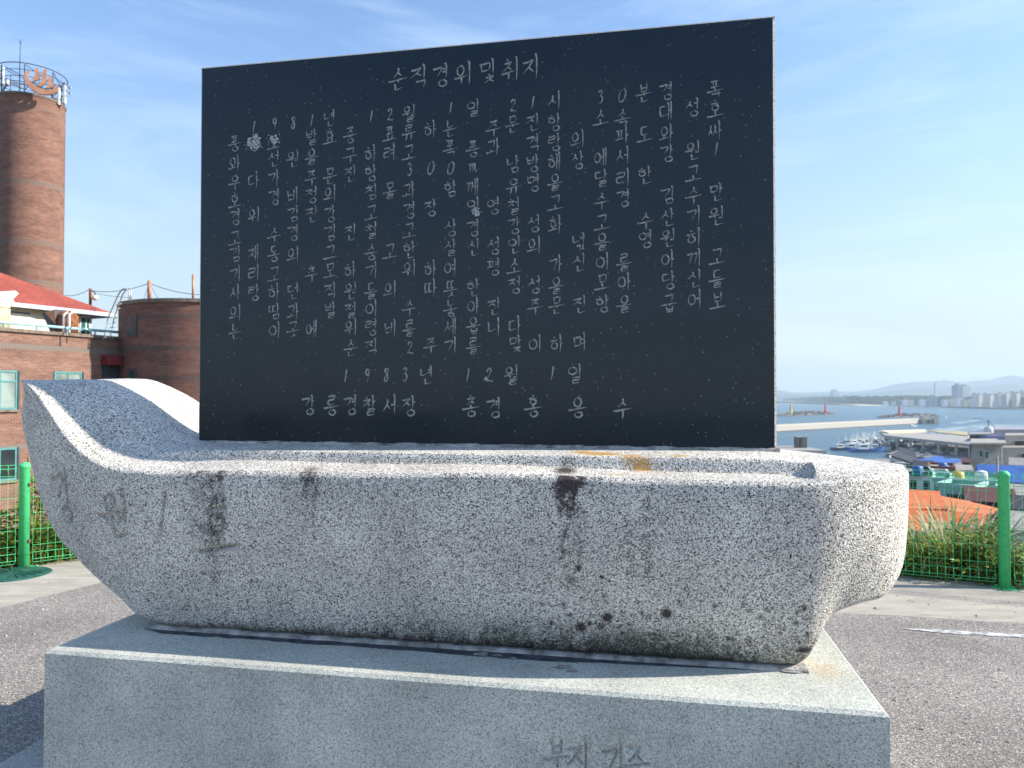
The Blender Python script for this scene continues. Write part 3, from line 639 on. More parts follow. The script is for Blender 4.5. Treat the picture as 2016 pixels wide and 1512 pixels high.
Sf[..., 0] = np.maximum(Sf[..., 0], np.clip((-.90-Zf)/.09, 0, 1)*.52*(.5+rag)*sm(Uf, -2.3, -1.6)*(1-sm(Uf, .3, .55)))
Sf[..., 0] = np.maximum(Sf[..., 0], np.maximum(ds*.62, db*np.where(Uf > -1.95, .44, .20)))
Sf[..., 3] = sm(Uf, .50, .66)
# top surface
KD = np.array([0, .004, .010, .02, .035, .055, .08, .105, .125, .138, .145, .149, .153, .157, .162, .17, .185, .21, .25, .30, .36, .42, .48, .54, .60, .66, .72, .78, .83, .87, .885, .895, .9])
un = RS[:, 0]
zm_u = [-2.9, -2.80, -2.70, -2.604, -2.507, -2.397, -2.313, -2.235, -2.166, -2.08, -1.98, -1.85, .45, .60, .80, 1.0]
zm_z = [.075, .074, .078, .074, .033, -.026, -.086, -.14, -.181, -.206, -.217, -.220, -.221, -.232, -.252, -.272]
zm = np.interp(un, zm_u, zm_z); zm = np.convolve(np.pad(zm, 12, mode='edge'), np.ones(25)/25, 'valid')
vf1 = Vf[:, -1]; vb1 = 2*VM-vf1; Wd = vb1-vf1
VT = vf1[:, None]+Wd[:, None]*(KD/.9)[None, :]; UT = np.repeat(un[:, None], len(KD), 1)
D = np.repeat((KD)[None, :], NS, 0)
zf = zt_[:, 0][:, None]; zmm = zm[:, None]
ledge_in = zf+.022*np.clip(D/.145, 0, 1)*sm(-UT, -.6, 2.4)+.012*np.clip(D/.145, 0, 1)
step = sm(D, .146, .160)
plinth = zmm-.012*np.clip((.33-D)/.17, 0, 1)
Zledge = ledge_in*(1-step)+plinth*step
Zround = zf+(plinth-zf)*sm(D, -.01, .13)**.85
kb = np.clip(sm(D, -.02, .38), 0, 1)
Zbow = zf+(zmm-zf)*np.clip(.16*sm(D, 0, .05)+.84*sm(D, .035, .36), 0, 1)
wbow = 1-sm(UT, -2.22, -1.86); wst = sm(UT, .553, .580)
ZT = Zledge*(1-wbow)+Zbow*wbow; ZT = ZT*(1-wst)+Zround*wst
# back edge: rounds down a little to the rear gunwale
zback = np.where(UT < -1.9, zmm+.012-.03*sm(UT, -2.25, -1.9), zmm-.02)
ZT = ZT+(zback-ZT)*sm(D, .62, .9)*sm(D, .5, .7)
edge = .012*np.clip(1-D/.02, 0, 1)**2*0
ZT = ZT-edge
ST = np.zeros(UT.shape+(4,)); ST[..., 3] = sm(UT, .5, .66)
def topspot(px, py, z, ru, rv, k, ch):
    P = at_z(px, py, z+CAMZ); u0 = P.x*U[0]+P.y*U[1]; v0 = P.x*V[0]+P.y*V[1]
    d = np.sqrt(((UT-u0)/ru)**2+((VT-v0)/rv)**2); ST[..., ch] = np.maximum(ST[..., ch], k*np.clip(1.2-d, 0, 1))
for px, py, ru, rv, k in [(1150, 918, .075, .04, .95), (1185, 921, .10, .045, 1.0), (1240, 924, .06, .04, .7), (1215, 930, .07, .02, .5), (1262, 926, .06, .03, .6), (1335, 925, .05, .03, .75), (1290, 928, .08, .02, .45), (1010, 925, .15, .03, .25), (800, 918, .3, .03, .22)]: topspot(px, py, -.283, ru, rv, k, 2)
for px, py, ru, rv, k in [(1113, 922, .06, .09, .82), (1200, 905, .06, .05, .45), (1340, 905, .07, .05, .5), (612, 915, .05, .06, .5), (930, 900, .1, .05, .3), (500, 893, .03, .03, .5)]: topspot(px, py, -.275, ru, rv, k, 0)
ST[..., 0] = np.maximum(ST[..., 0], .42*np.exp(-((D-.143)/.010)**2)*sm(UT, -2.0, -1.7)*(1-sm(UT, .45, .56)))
# back and bottom
Vbk = 2*VM-Vf[::6, ::6]; zbt = ZT[:, -1][:, None]; Zbk = (zb_+(zbt-zb_)*t)[::6, ::6]; Ubk = Uf[::6, ::6]
kk = np.linspace(0, 1, 14)[None, :]; UB = np.repeat(ub, 14, 1); ZB = np.repeat(zb_, 14, 1)
VB = Vf[:, 0][:, None]+(2*VM-2*Vf[:, 0])[:, None]*kk
f0 = lambda A: np.stack(A, -1)
fl = lambda pf: (pf[0], pf[1][:, ::-1])
gF = grid_mesh(f0([Uf, Vf, Zf])); gT = fl(grid_mesh(f0([UT, VT, ZT])[:, ::-1])); gBk = fl(grid_mesh(f0([Ubk, Vbk, Zbk]))); gBt = fl(grid_mesh(f0([UB, VB, ZB])))
zero = lambda A, a=0: np.concatenate([np.zeros(A.shape+(3,)), (sm(A, .5, .66))[..., None]], -1).reshape(-1, 4)
boat = np_obj('stone_boat', [gF, gT, gBk, gBt], M['hull'], mon, [Sf.reshape(-1, 4), ST[:, ::-1].reshape(-1, 4), zero(Ubk), zero(UB)])
boat['label'] = 'pale speckled granite boat with dark streaks and lichen'
# mortar bead under the boat, hull's contact shadow painted as a dark strip in front
mb = MB(); n = 180; prev = None; rows = []
for i in range(n+1):
    u = -2.10+2.66*i/n; v0 = 2.822-.006*noise.noise(Vector((u*9, 0, 1)))-.004*noise.noise(Vector((u*21, 0, 2)))-.01
    h = .014+.004*noise.noise(Vector((u*6, 4, 2)))
    rows.append([uvw(u, v0, -1.0), uvw(u, v0+.002, -1.0+h*.6), uvw(u, v0+.014, -1.0+h), uvw(u, 2.90, -1.0+h), uvw(u, 2.90, -1.0)])
vsl = [p for r in rows for p in r]; fsl = [(i*5+j, (i+1)*5+j, (i+1)*5+j+1, i*5+j+1) for i in range(n) for j in range(4)]+[(0, 1, 2, 3, 4), tuple(n*5+j for j in (4, 3, 2, 1, 0))]
mb.add(vsl, fsl); mb.obox(uvw(-2.10, 2.90, -.9995), (U[0]*.02, U[1]*.02, 0), (V[0]*.5, V[1]*.5, 0), (0, 0, .02)); link('mortar_joint', mb, M['mortar'], mon)
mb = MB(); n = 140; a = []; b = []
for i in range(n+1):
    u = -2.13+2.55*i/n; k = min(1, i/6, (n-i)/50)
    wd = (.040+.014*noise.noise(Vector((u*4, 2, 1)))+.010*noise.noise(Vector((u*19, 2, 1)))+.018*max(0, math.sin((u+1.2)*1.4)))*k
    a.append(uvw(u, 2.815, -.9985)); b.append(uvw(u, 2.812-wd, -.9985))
mb.add(a+b, [(i+n+1, i+n+2, i+1, i) for i in range(n)]); link('contact_shade', mb, M['contactshade'], mon)
for px, py, s in [(950, 1290, .022), (1010, 1298, .008), (1110, 1314, .02), (1127, 1322, .014), (980, 1292, .012), (1560, 1322, .03)]:
    P = at_z(px, py, CAMZ-1.0+.0); k = 9
    pts = [(P.x+s*1.6*math.cos(2*math.pi*j/k)*random.uniform(.6, 1.1), P.y+s*math.sin(2*math.pi*j/k)*random.uniform(.5, 1.1), CAMZ-.9975) for j in range(k)]
    mb = MB(); mb.prism(pts, (0, 0, .003)); link('mortar_crumb', mb, M['mortar'], mon)

# --- the black tablet
SU0, SU1, SV0, SV1, SZ0, SZ1 = -2.070, .500, 3.09, 3.235, -.214, 1.542
c = .009
def V3(u, v, z): return uvw(u, v, z)
tab = MB(); tab.quad(V3(SU0+c, SV0, SZ0-.02), V3(SU1-c, SV0, SZ0-.02), V3(SU1-c, SV0, SZ1-c), V3(SU0+c, SV0, SZ1-c))
uvbox(tab, SU0+c, SU1-c, SV0+.001, SV1-.002, SZ0-.02, SZ1-c-.001)
slab = link('stone_tablet', tab, M['slab'], mon)
eb = MB()
eb.prism([V3(SU0, SV0+c, SZ0-.018), V3(SU0, SV0+c, SZ1-c), V3(SU0+c-.0002, SV0+.0003, SZ1-c), V3(SU0+c-.0002, SV0+.0003, SZ0-.018)], np.append(V*(SV1-SV0-c), 0))
eb.prism([V3(SU1, SV0+c, SZ0-.018), V3(SU1, SV0+c, SZ1-c), V3(SU1-c+.0002, SV0+.0003, SZ1-c), V3(SU1-c+.0002, SV0+.0003, SZ0-.018)], np.append(V*(SV1-SV0-c), 0))
# top: chamfer strip + top face as one closed prism profile run along u
pr = [(SV0+.0004, SZ1-c+.0004), (SV0+c, SZ1), (SV1, SZ1), (SV1, SZ1-c+.0004)]
eb.add([V3(SU0, v, z) for v, z in pr]+[V3(SU1, v, z) for v, z in pr], [(3, 2, 1, 0), (4, 5, 6, 7)]+[(i, (i+1) % 4, (i+1) % 4+4, i+4) for i in range(4)])
link('cut_edge', eb, M['slabedge'], slab)
def ribbons(mb, lines, w, lift=.0023):
    for s in lines:
        k = len(s); vsr = []; fsr = []
        base = len(mb.v)
        for i, (x, y) in enumerate(s):
            x0, y0 = s[max(i-1, 0)]; x1, y1 = s[min(i+1, k-1)]
            dx, dy = x1-x0, y1-y0; L_ = math.hypot(dx, dy)+1e-9; nx, ny = -dy/L_, dx/L_
            tt = i/(k-1); ww = w*(.95-.75*tt**1.3+.22*math.sin(math.pi*tt))*random.uniform(.82, 1.18)*.50
            vsr += [V3(x+nx*ww, SV0-.0006, y+ny*ww), V3(x, SV0-lift, y), V3(x-nx*ww, SV0-.0006, y-ny*ww)]
        for i in range(k-1):
            fsr += [(i*3, i*3+1, i*3+4, i*3+3), (i*3+1, i*3+2, i*3+5, i*3+4)]
        mb.add(vsr, fsr)
COLS = {
 463: '풍282 와321 우359 호395 경427 고469 김500 기539 사576 의615 는652', 500: '1250 경281 다354 위424 재499 리537 랑576',
 540: '9245 보280 선312 가350 경387 수463 동499 고540 하574 땀613 이650', 577: '8242 원313 비385 김421 경458 의500 던573 과613 곳648',
 614: '1238 발270 을308 주350 정384 진421 추539 에647', 650: '년233 효270 문346 의381 강421 김458 그498 모533 직572 발610',
 690: '중265 구305 진342 진457 하532 원572 절610 위644 순684', 731: '1230 하302 항340 침377 고419 철454 숭496 기533 들572 이607 령644 직683',
 768: '2226 표263 려300 몰375 고495 의569 비646', 806: '월223 류260 고300 3334 과374 경413 고454 한492 위529 수606 를646 2685',
 848: '하255 0331 장409 하529 따566 주680', 887: '1214 는252 폭292 0331 함371 상448 살487 여527 뜻568 놓606 세643 기680',
 932: '일212 풍292 m330 께368 임405 경448 신487 한566 아602 웁640 를680', 972: '주252 과289 영405 성484 평525 진603 니643',
 1012: '2208 문244 남323 유366 철405 강444 인482 소524 정561 다640 맞677', 1051: '1202 진241 격281 방321 명360 성440 의482 성561 주603 이677',
 1094: '시198 항240 랑280 해318 을358 고400 화442 가520 을561 문600 하676', 1139: '의273 상315 넋476 신517 진599 며673',
 1185: '3191 소232 에310 달350 수396 고438 을475 이516 모556 항597', 1228: '0188 속232 파266 서306 리350 경389 를516 아554 을597',
 1271: '분183 도264 한345 수435 영470', 1315: '경179 대218 와262 강301 김384 산428 원468 아510 당551 굽597',
 1366: '성211 원296 고342 수384 기424 히467 끼508 신548 어589', 1411: '폭176 호215 싸257 1294 만378 원424 고505 들548 보592'}
def letters(name, items, w, h, sw):
    mb = MB()
    for ch, px, py in items:
        u, z = onv(px, py, SV0); ribbons(mb, strokes(ch, u, z, w*(.8 if ch in DIG else 1), h*(.9 if ch in DIG else 1), .014), sw)
    return link(name, mb, M['cut'], slab)
letters('title_lettering', [(c_, x, y) for c_, x, y in zip('순직경위및취지', (783, 825, 868, 912, 960, 1005, 1045), (155, 150, 148, 145, 140, 136, 132))], .080, .098, .0085)
body = []
for x, s in COLS.items():
    for k in s.split(): body.append((k[0], x+(int(k[1:])-430)*.012*(1 if x > 1000 else .2), int(k[1:])))
letters('body_lettering', body, .063, .072, .0068)
letters('date_lettering', [(c_, x, y) for c_, x, y in zip('1983년12월1일', (680, 722, 760, 797, 840, 920, 962, 1007, 1087, 1132), (741, 740, 739, 738, 738, 739, 739, 738, 735, 735))], .066, .078, .0075)
letters('signature_lettering', [(c_, x, y) for c_, x, y in zip('강릉경찰서장총경홍응수', (608, 653, 690, 728, 768, 806, 927, 972, 1050, 1138, 1225), (797, 798, 797, 798, 798, 799, 800, 802, 800, 801, 803))], .072, .086, .0085)
for px, py, r, n in [(500, 279, 15, 75), (540, 277, 11, 34), (937, 417, 8, 30), (957, 745, 4, 8)]:
    mb = MB()
    for _ in range(n):
        a = random.uniform(0, 6.28); q = r*random.random()**.7*random.choice((1, 1, 1.5)); u, z = onv(px+q*math.cos(a), py+q*math.sin(a), SV0); s = random.uniform(.002, .0075)*(1 if q < r else .5)
        k = 5; pts = [V3(u+s*math.cos(6.28*j/k+a)*random.uniform(.6, 1.2), SV0-.0004, z+s*math.sin(6.28*j/k+a)*random.uniform(.6, 1.2)) for j in range(k)]
        mb.prism(pts, (-V[0]*.0016, -V[1]*.0016, 0))
    link('chip_mark', mb, M['chip'], slab)
mb = MB(); rows = []; n = 160
for i in range(n+1):
    u = SU0-.01+(SU1-SU0+.02)*i/n; h = .006+.006*noise.noise(Vector((u*11, 0, 0)))+.004*noise.noise(Vector((u*40, 0, 0))); d = .014+.008*noise.noise(Vector((u*13, 5, 0)))
    rows.append([uvw(u, SV0-d, -.232), uvw(u, SV0-d*.6, -.216+h*.5), uvw(u, SV0+.004, -.212+h), uvw(u, SV0+.01, -.232)])
mb.add([p for r in rows for p in r], [(i*4+j, (i+1)*4+j, (i+1)*4+j+1, i*4+j+1) for i in range(n) for j in range(3)]+[(0, 1, 2, 3), (n*4+3, n*4+2, n*4+1, n*4)])
link('mortar_bead', mb, M['mortar'], mon)

# ================================================================ GROUND
FA, FK, FB = Vector((-4.669, 7.046, 0)), Vector((-1.95, 9.25, 0)), Vector((4.240, 6.338, 0))     # fence: left post, hidden corner, right post
FL = FA+(FA-FK).normalized()*9; FR = FB+(FB-FK).normalized()*9
def fence_d(x, y):          # signed distance beyond the fence line (positive = outside)
    def side(a, b):
        d = (b-a).normalized(); return (y-a.y)*d.x-(x-a.x)*d.y
    return max(side(FL, FK), side(FK, FR)) if True else 0
def fd2(x, y):
    def side(a, b):
        d = (b-a).normalized(); return (y-a.y)*d.x-(x-a.x)*d.y
    a = side(FL, FK); b = side(FK, FR)
    return max(a, b)
PROF = [(0, 0), (.25, -.02), (1.6, -.35), (5, -2.4), (12, -5.2), (26, -8.0), (50, -11.2), (90, -15.6), (140, -21), (200, -26.5), (280, -30.9), (420, -31.3), (432, -31.3), (440, -37), (4000, -37)]
def terr_z(x, y):
    d = fd2(x, y)
    if d <= 0: return -.006
    z = float(np.interp(d, [p[0] for p in PROF], [p[1] for p in PROF]))
    return z+noise.noise(Vector((x*.35, y*.35, 0)))*.22*min(1, d/2)*(1 if d < 60 else 0)
xs = sorted(set([round(-70+i*2.5, 2) for i in range(29)]+[round(-8+i*.4, 2) for i in range(45)]+[10+i*3 for i in range(40)]+[130+i*14 for i in range(45)]+[-400, -300, -200, -120]))
ys = sorted(set([-60, -40, -25, -12, -6, -3, 0]+[round(1+i*.4, 2) for i in range(35)]+[15+i*2.5 for i in range(44)]+[125+i*9 for i in range(45)]+[540, 600, 700]))
mb = MB(); nx, ny = len(xs), len(ys)
mb.add([(x, y, terr_z(x, y)) for y in ys for x in xs], [(j*nx+i, j*nx+i+1, (j+1)*nx+i+1, (j+1)*nx+i) for j in range(ny-1) for i in range(nx-1)])
m, n, l, b = mat('hillside to town ground')
tcn = N(n, 'ShaderNodeTexCoord'); se = N(n, 'ShaderNodeSeparateXYZ'); l(tcn.outputs['Object'], se.inputs[0])
mr = N(n, 'ShaderNodeMapRange'); mr.inputs[1].default_value = 60; mr.inputs[2].default_value = 90; l(se.outputs[1], mr.inputs[0])
a1 = N(n, 'ShaderNodeTexNoise'); a1.inputs['Scale'].default_value = 1.3; a1.inputs['Detail'].default_value = 9; l(tcn.outputs['Object'], a1.inputs['Vector'])
r1 = ramp(n, [(.3, (.05, .06, .025)), (.7, (.17, .14, .09))]); l(a1.outputs[0], r1.inputs[0])
a2 = N(n, 'ShaderNodeTexNoise'); a2.inputs['Scale'].default_value = .06; a2.inputs['Detail'].default_value = 9; l(tcn.outputs['Object'], a2.inputs['Vector'])
r2 = ramp(n, [(.35, (.09, .09, .088)), (.65, (.22, .215, .20))]); l(a2.outputs[0], r2.inputs[0])
k = N(n, 'ShaderNodeMixRGB'); l(mr.outputs[0], k.inputs[0]); l(r1.outputs[0], k.inputs[1]); l(r2.outputs[0], k.inputs[2]); l(k.outputs[0], b.inputs['Base Color']); b.inputs['Roughness'].default_value = .95
struct('terrain', mb, m, smooth=True)
# concrete strip along the fence and asphalt inside it
def inset(d):
    na = Vector((-(FK-FL).normalized().y, (FK-FL).normalized().x, 0))*-1; nb = Vector((-(FR-FK).normalized().y, (FR-FK).normalized().x, 0))*-1
    a0, a1 = FL+na*d, FK+na*d; b0, b1 = FK+nb*d, FR+nb*d
    da, db = a1-a0, b1-b0; tt = ((b0-a0).x*db.y-(b0-a0).y*db.x)/(da.x*db.y-da.y*db.x)
    return a0, a0+da*tt, b1
o0, ok, o1 = inset(-.12)
def Zs(p, z): return (p.x, p.y, z)
q0, qk, q1 = inset(.06)
mb = MB(); mb.add([Zs(o0, 0), Zs(ok, 0), Zs(o1, 0), (o1.x, -12, 0), (o0.x, -12, 0)], [(4, 3, 2, 1, 0)])
struct('concrete_paving', mb, M['concrete'])
def line_px(pa, pb):       # ground line through two photo pixels, extended
    A, Bq = at_z(*pa, 0), at_z(*pb, 0); return A, Bq
La, Lb = line_px((0, 1197), (190, 1150)); Ra, Rb = line_px((1655, 1208), (2016, 1227))
def isect(a, b, c, d):
    e, f = b-a, d-c; tt = ((c-a).x*f.y-(c-a).y*f.x)/(e.x*f.y-e.y*f.x); return a+e*tt
cn = isect(La, Lb, Ra, Rb)
aL = La+(La-cn).normalized()*9; aR = Rb+(Rb-cn).normalized()*9
edge = []
for p, q in ((aL, cn), (cn, aR)):
    for i in range(120):
        x = p.lerp(q, i/120); w = noise.noise(Vector((x.x*2.2, x.y*2.2, 0)))*.05+noise.noise(Vector((x.x*9, x.y*9, 3)))*.018
        edge.append((x.x, x.y+w, .004))
mb = MB(); pts = edge+[(aR.x, aR.y, .004), (aR.x+2, -12, .004), (aL.x-2, -12, .004)]
mb.add(pts, [tuple(reversed(range(len(pts))))]); struct('asphalt_ground', mb, M['asphalt'])
# worn white line
mb = MB(); A, Bq = at_z(1770, 1237, .008), at_z(2080, 1256, .008); n = 70; a = []; bb = []
for i in range(n+1):
    p = A.lerp(Bq, i/n); wd = (.032+.02*noise.noise(Vector((i*.13, 0, 0)))+.014*noise.noise(Vector((i*.7, 3, 0))))*min(1, i/14)
    a.append((p.x, p.y-wd*1.3, .008)); bb.append((p.x, p.y+wd+.02*noise.noise(Vector((i*.5, 8, 0))), .008))
mb.add(a+bb, [(i, i+1, i+n+2, i+n+1) for i in range(n)]); link('painted_line', mb, noisy('worn white road paint', (.26, .245, .235), (.56, .56, .57), 16, .85, lo=.36, hi=.62))
bpy.data.objects['painted_line']['kind'] = 'structure'
mb = MB()
for _ in range(520):
    px = random.choice((random.uniform(-40, 230), random.uniform(1640, 2060), random.uniform(1700, 2060))); py = random.uniform(1140, 1500) if px < 400 else random.uniform(1165, 1512)
    P = at_z(px, py, .004); r = random.uniform(.002, .006)*random.choice((1, 1, 1, 1.7)); k = 5
    q = [(P.x+r*math.cos(6.28*j/k)*random.uniform(.6, 1.2), P.y+r*math.sin(6.28*j/k)*random.uniform(.6, 1.2), .004) for j in range(k)]
    tp_ = [(P.x+(x-P.x)*.55, P.y+(y-P.y)*.55, .004+r*.8) for x, y, z in q]
    mb.add(q+tp_, [(i, (i+1) % k, (i+1) % k+k, i+k) for i in range(k)]+[tuple(range(k, 2*k))])
tag(link('loose_grit', mb, noisy('loose grit', (.16, .14, .12), (.55, .50, .44), 40, .9)), 'loose grit scattered over the asphalt and concrete', 'grit', kind='stuff')
# dark ribbed cover by the left post
P = at_z(28, 1131, 0); cv = thing('ground_cover_plate', (P.x, P.y, .004), 'dark green ribbed round plate lying on the concrete by the left fence post', 'cover plate')
mb = MB(); mb.lathe((P.x, P.y, .002), [(0, .012), (.25, .012), (.29, .006), (.30, 0)], 40); link('plate', mb, M['darkgreen'], cv, smooth=False)
mb = MB()
for j in range(22):
    a = 2*math.pi*j/22; mb.obox((P.x+.06*math.cos(a)-.006*math.sin(a)*-1, P.y+.06*math.sin(a), .0135), (.20*math.cos(a), .20*math.sin(a), 0), (-.014*math.sin(a), .014*math.cos(a), 0), (0, 0, .007))
link('rib', mb, M['darkgreen'], cv)['kind'] = 'stuff'

# ---------------------------------------------------------------- green mesh fence
fen = thing('mesh_fence', (FK.x, FK.y, 0), 'bright green welded wire fence around the paved hilltop', 'fence')
pl = []
dl = (FA-FK).normalized(); dr = (FB-FK).normalized()
LP = [FA+dl*2.0*i for i in range(0, 3)]+[FK+dl*1.5]; RP = [FB+dr*2.0*i for i in range(-2, 3)]
for i, p in enumerate(LP+[FK]+RP):
    sgn = Vector((-.30, .05, 0))*0
    mb = MB(); mb.lathe((p.x, p.y, 0), [(.0, .0), (.045, .0), (.045, .955), (.048, .958), (.048, .985), (.026, 1.006), (0, 1.010)], 24)
    po = link('post', mb, M['green'], fen, smooth=False); po.data.polygons.foreach_set('use_smooth', [abs(f.normal.z) < .5 for f in po.data.polygons])
    mb = MB(); mb.box(p.x-.085, p.x+.085, p.y-.085, p.y+.085, .0, .009)
    link('foot_plate', mb, M['green'], po)
    for sx, sy in ((-1, -1), (1, -1), (1, 1), (-1, 1)):
        mb = MB(); mb.lathe((p.x+sx*.068, p.y+sy*.068, .009), [(.011, 0), (.011, .012), (.005, .012), (.005, .028), (0, .028)], 6); link('bolt', mb, M['bolt'], po)
    for hz in (.24, .78):
        mb = MB(); mb.box(p.x+.04, p.x+.056, p.y-.02, p.y+.02, hz, hz+.03); link('clip', mb, M['bolt'], po)
def panel(a, b):
    d = (b-a); Ln = d.length; d.normalize(); nrm = Vector((d.y, -d.x, 0))
    if nrm.dot(Vector((0, 0, 0))-a) < 0: nrm = -nrm
    a = a+d*.07; Ln -= .14; mb = MB(); r = .0022
    for z in (.83, .67, .52, .36, .21):
        mb.tube([a+Vector((0, 0, z)), a+d*Ln+Vector((0, 0, z))], r, 5)
    for z, o in ((.985, .0), (.955, .055), (.88, 0), (.14, 0), (.085, .055), (.045, 0)):
        mb.tube([a+nrm*o+Vector((0, 0, z)), a+nrm*o+d*Ln+Vector((0, 0, z))], r*1.25, 5)
    n = int(Ln/.062)
    for i in range(n+1):
        q = a+d*(Ln*i/n)
        pts = [q+Vector((0, 0, .14)), q+nrm*.055+Vector((0, 0, .085)), q+Vector((0, 0, .045)), q+Vector((0, 0, .5)), q+Vector((0, 0, .985)), q+nrm*.055+Vector((0, 0, .955)), q+Vector((0, 0, .88))]
        mb.tube(pts, r*.8, 4)
    link('wire_panel', mb, M['green'], fen)
seqL = sorted(LP+[FK], key=lambda p: -(p-FK).length); seqR = [FK]+sorted(RP, key=lambda p: (p-FK).length)
for a, b in zip(seqL[:-1], seqL[1:]): panel(a, b)
for a, b in zip(seqR[:-1], seqR[1:]): panel(a, b)
panel(FL, seqL[0]) if (FL-seqL[0]).length > .5 else None

# ---------------------------------------------------------------- plants behind the fence
def blade(mb, p, h, lean, az, w, tone, n=5, droop=1.0):
    c, s = math.cos(az), math.sin(az); L0 = len(mb.v); side = Vector((-s, c, 0))
    f = []
    for i in range(n+1):
        tt = i/n; q = Vector((p[0]+c*lean*tt**1.6, p[1]+s*lean*tt**1.6, p[2]+h*(tt-.38*droop*tt**3)))
        ww = w*(1-tt**1.7)*.5+.0006
        mb.v += [tuple(q-side*ww), tuple(q+side*ww)]; mb.tone += [min(1, max(0, tone+(tt-.5)*.25))]*2
        if i: f.append((L0+2*i-2, L0+2*i-1, L0+2*i+1, L0+2*i))
    mb.f += f; mb.uv += [[(0, 0)]*4 for _ in f]
def leaf(mb, p, d, ln, w, tone, up=.2):
    d = Vector(d).normalized(); side = d.cross(Vector((0, 0, 1)));
    side = side.normalized() if side.length > .05 else Vector((1, 0, 0))
    side = (side+Vector((random.uniform(-.5, .5), random.uniform(-.5, .5), random.uniform(-.5, .5)))*.6).normalized()
    p = Vector(p); m_ = p+d*ln*.5+Vector((0, 0, up*ln*.3)); e = p+d*ln-Vector((0, 0, up*ln*.4)); L0 = len(mb.v)
    mb.v += [tuple(p), tuple(m_-side*w), tuple(e), tuple(m_+side*w)]; mb.f.append((L0, L0+1, L0+2, L0+3)); mb.uv.append([(0, 0)]*4); mb.tone += [tone]*4
def clump(name, base, n, h, spread, w, mkey, label, group, tmin=.1, tmax=.9, lean=.5):
    mb = MB()
    for _ in range(n):
        a = random.uniform(0, 6.283); r = spread*random.random()**.6; x, y = base[0]+r*math.cos(a), base[1]+r*math.sin(a)
        hh = h*random.uniform(.45, 1.1)
        blade(mb, (x, y, terr_z(x, y)-.03), hh, hh*lean*random.uniform(.2, 1.3), a+random.uniform(-.8, .8), w*random.uniform(.6, 1.2), random.uniform(tmin, tmax), droop=random.uniform(.3, 1.5))
    o = link(name, mb, M[mkey], base=base, tone=True); return tag(o, label, 'plant', group)
def out_pt(px, back, y0=None):      # a point just outside the fence seen at photo column px
    d = ray(px, 1000); lo, hi = .5, 40
    for _ in range(50):
        mid = (lo+hi)/2
        if fd2(d[0]*mid, d[1]*mid) < back: lo = mid
        else: hi = mid
    x, y = d[0]*lo, d[1]*lo; return (x, y, terr_z(x, y))
# ground cover of weeds (nobody could count them)
mb = MB()
def weeds(mb, px0, px1, n, hmax, b0=.05, b1=1.7):
    for _ in range(n):
        P = out_pt(random.uniform(px0, px1), random.uniform(b0, b1)); h = hmax*random.uniform(.3, 1); t0 = random.uniform(.1, .8)
        top = Vector((P[0]+random.uniform(-.08, .08), P[1]+random.uniform(-.08, .08), P[2]+h))
        for k in range(random.randint(7, 14)):
            q = Vector(P).lerp(top, random.uniform(.1, 1)); a = random.uniform(0, 6.28)
            leaf(mb, q, (math.cos(a), math.sin(a), random.uniform(-.1, .7)), random.uniform(.035, .11), random.uniform(.009, .024), min(1, max(0, t0+random.uniform(-.25, .25))))
weeds(mb, -60, 240, 950, .42); weeds(mb, 1740, 2060, 620, .36); weeds(mb, 1880, 1975, 160, .58, .2, 1.2)
tag(link('ground_weeds', mb, M['weed'], tone=True), 'low leafy weeds growing along the foot of the green fence', 'weeds', kind='stuff')
mb = MB()
for _ in range(2600):
    px = random.choice((random.uniform(-60, 240), random.uniform(1730, 2060))); P = out_pt(px, random.uniform(.0, 1.9)**1.0)
    blade(mb, (P[0], P[1], P[2]-.02), random.uniform(.12, .42), random.uniform(.05, .3), random.uniform(0, 6.28), random.uniform(.004, .009), random.uniform(.15, .95))
tag(link('rough_grass', mb, M['grass'], tone=True), 'rough green and straw grass along the hill edge', 'grass', kind='stuff')
cl = [(1795, 1.1, .62, 'grass'), (1832, .7, .50, 'grass'), (1850, 1.3, .78, 'silver'), (1872, .6, .52, 'grass'), (1890, 1.2, .74, 'silver'), (1912, .55, .5, 'grass'), (1930, 1.15, .62, 'silver'), (1955, .6, .46, 'grass'), (1815, .45, .38, 'grass'), (1995, .8, .36, 'silver')]
pos = ['nearest the boat stern', 'second along from the boat stern', 'tall, silvery, left of the tallest gap', 'short green, centre of the fence bay', 'tallest, silvery, centre of the fence bay', 'low green, right of the bay centre', 'silvery, leaning towards the right post', 'low green, beside the right post', 'low green, close against the wire near the boat', 'sparse, right of the right post']
for (px, bk, h, mk), w_ in zip(cl, pos):
    P = out_pt(px, bk); clump('grass_clump', P, 190 if mk == 'grass' else 120, h*(1.28 if mk == 'grass' else 1.48), .26, .018 if mk == 'grass' else .034, mk, ('silver reed clump behind the right fence, ' if mk == 'silver' else 'green grass clump behind the right fence, ')+w_, 'grass clumps behind the right fence', .1, .85 if mk == 'grass' else 1, .55)
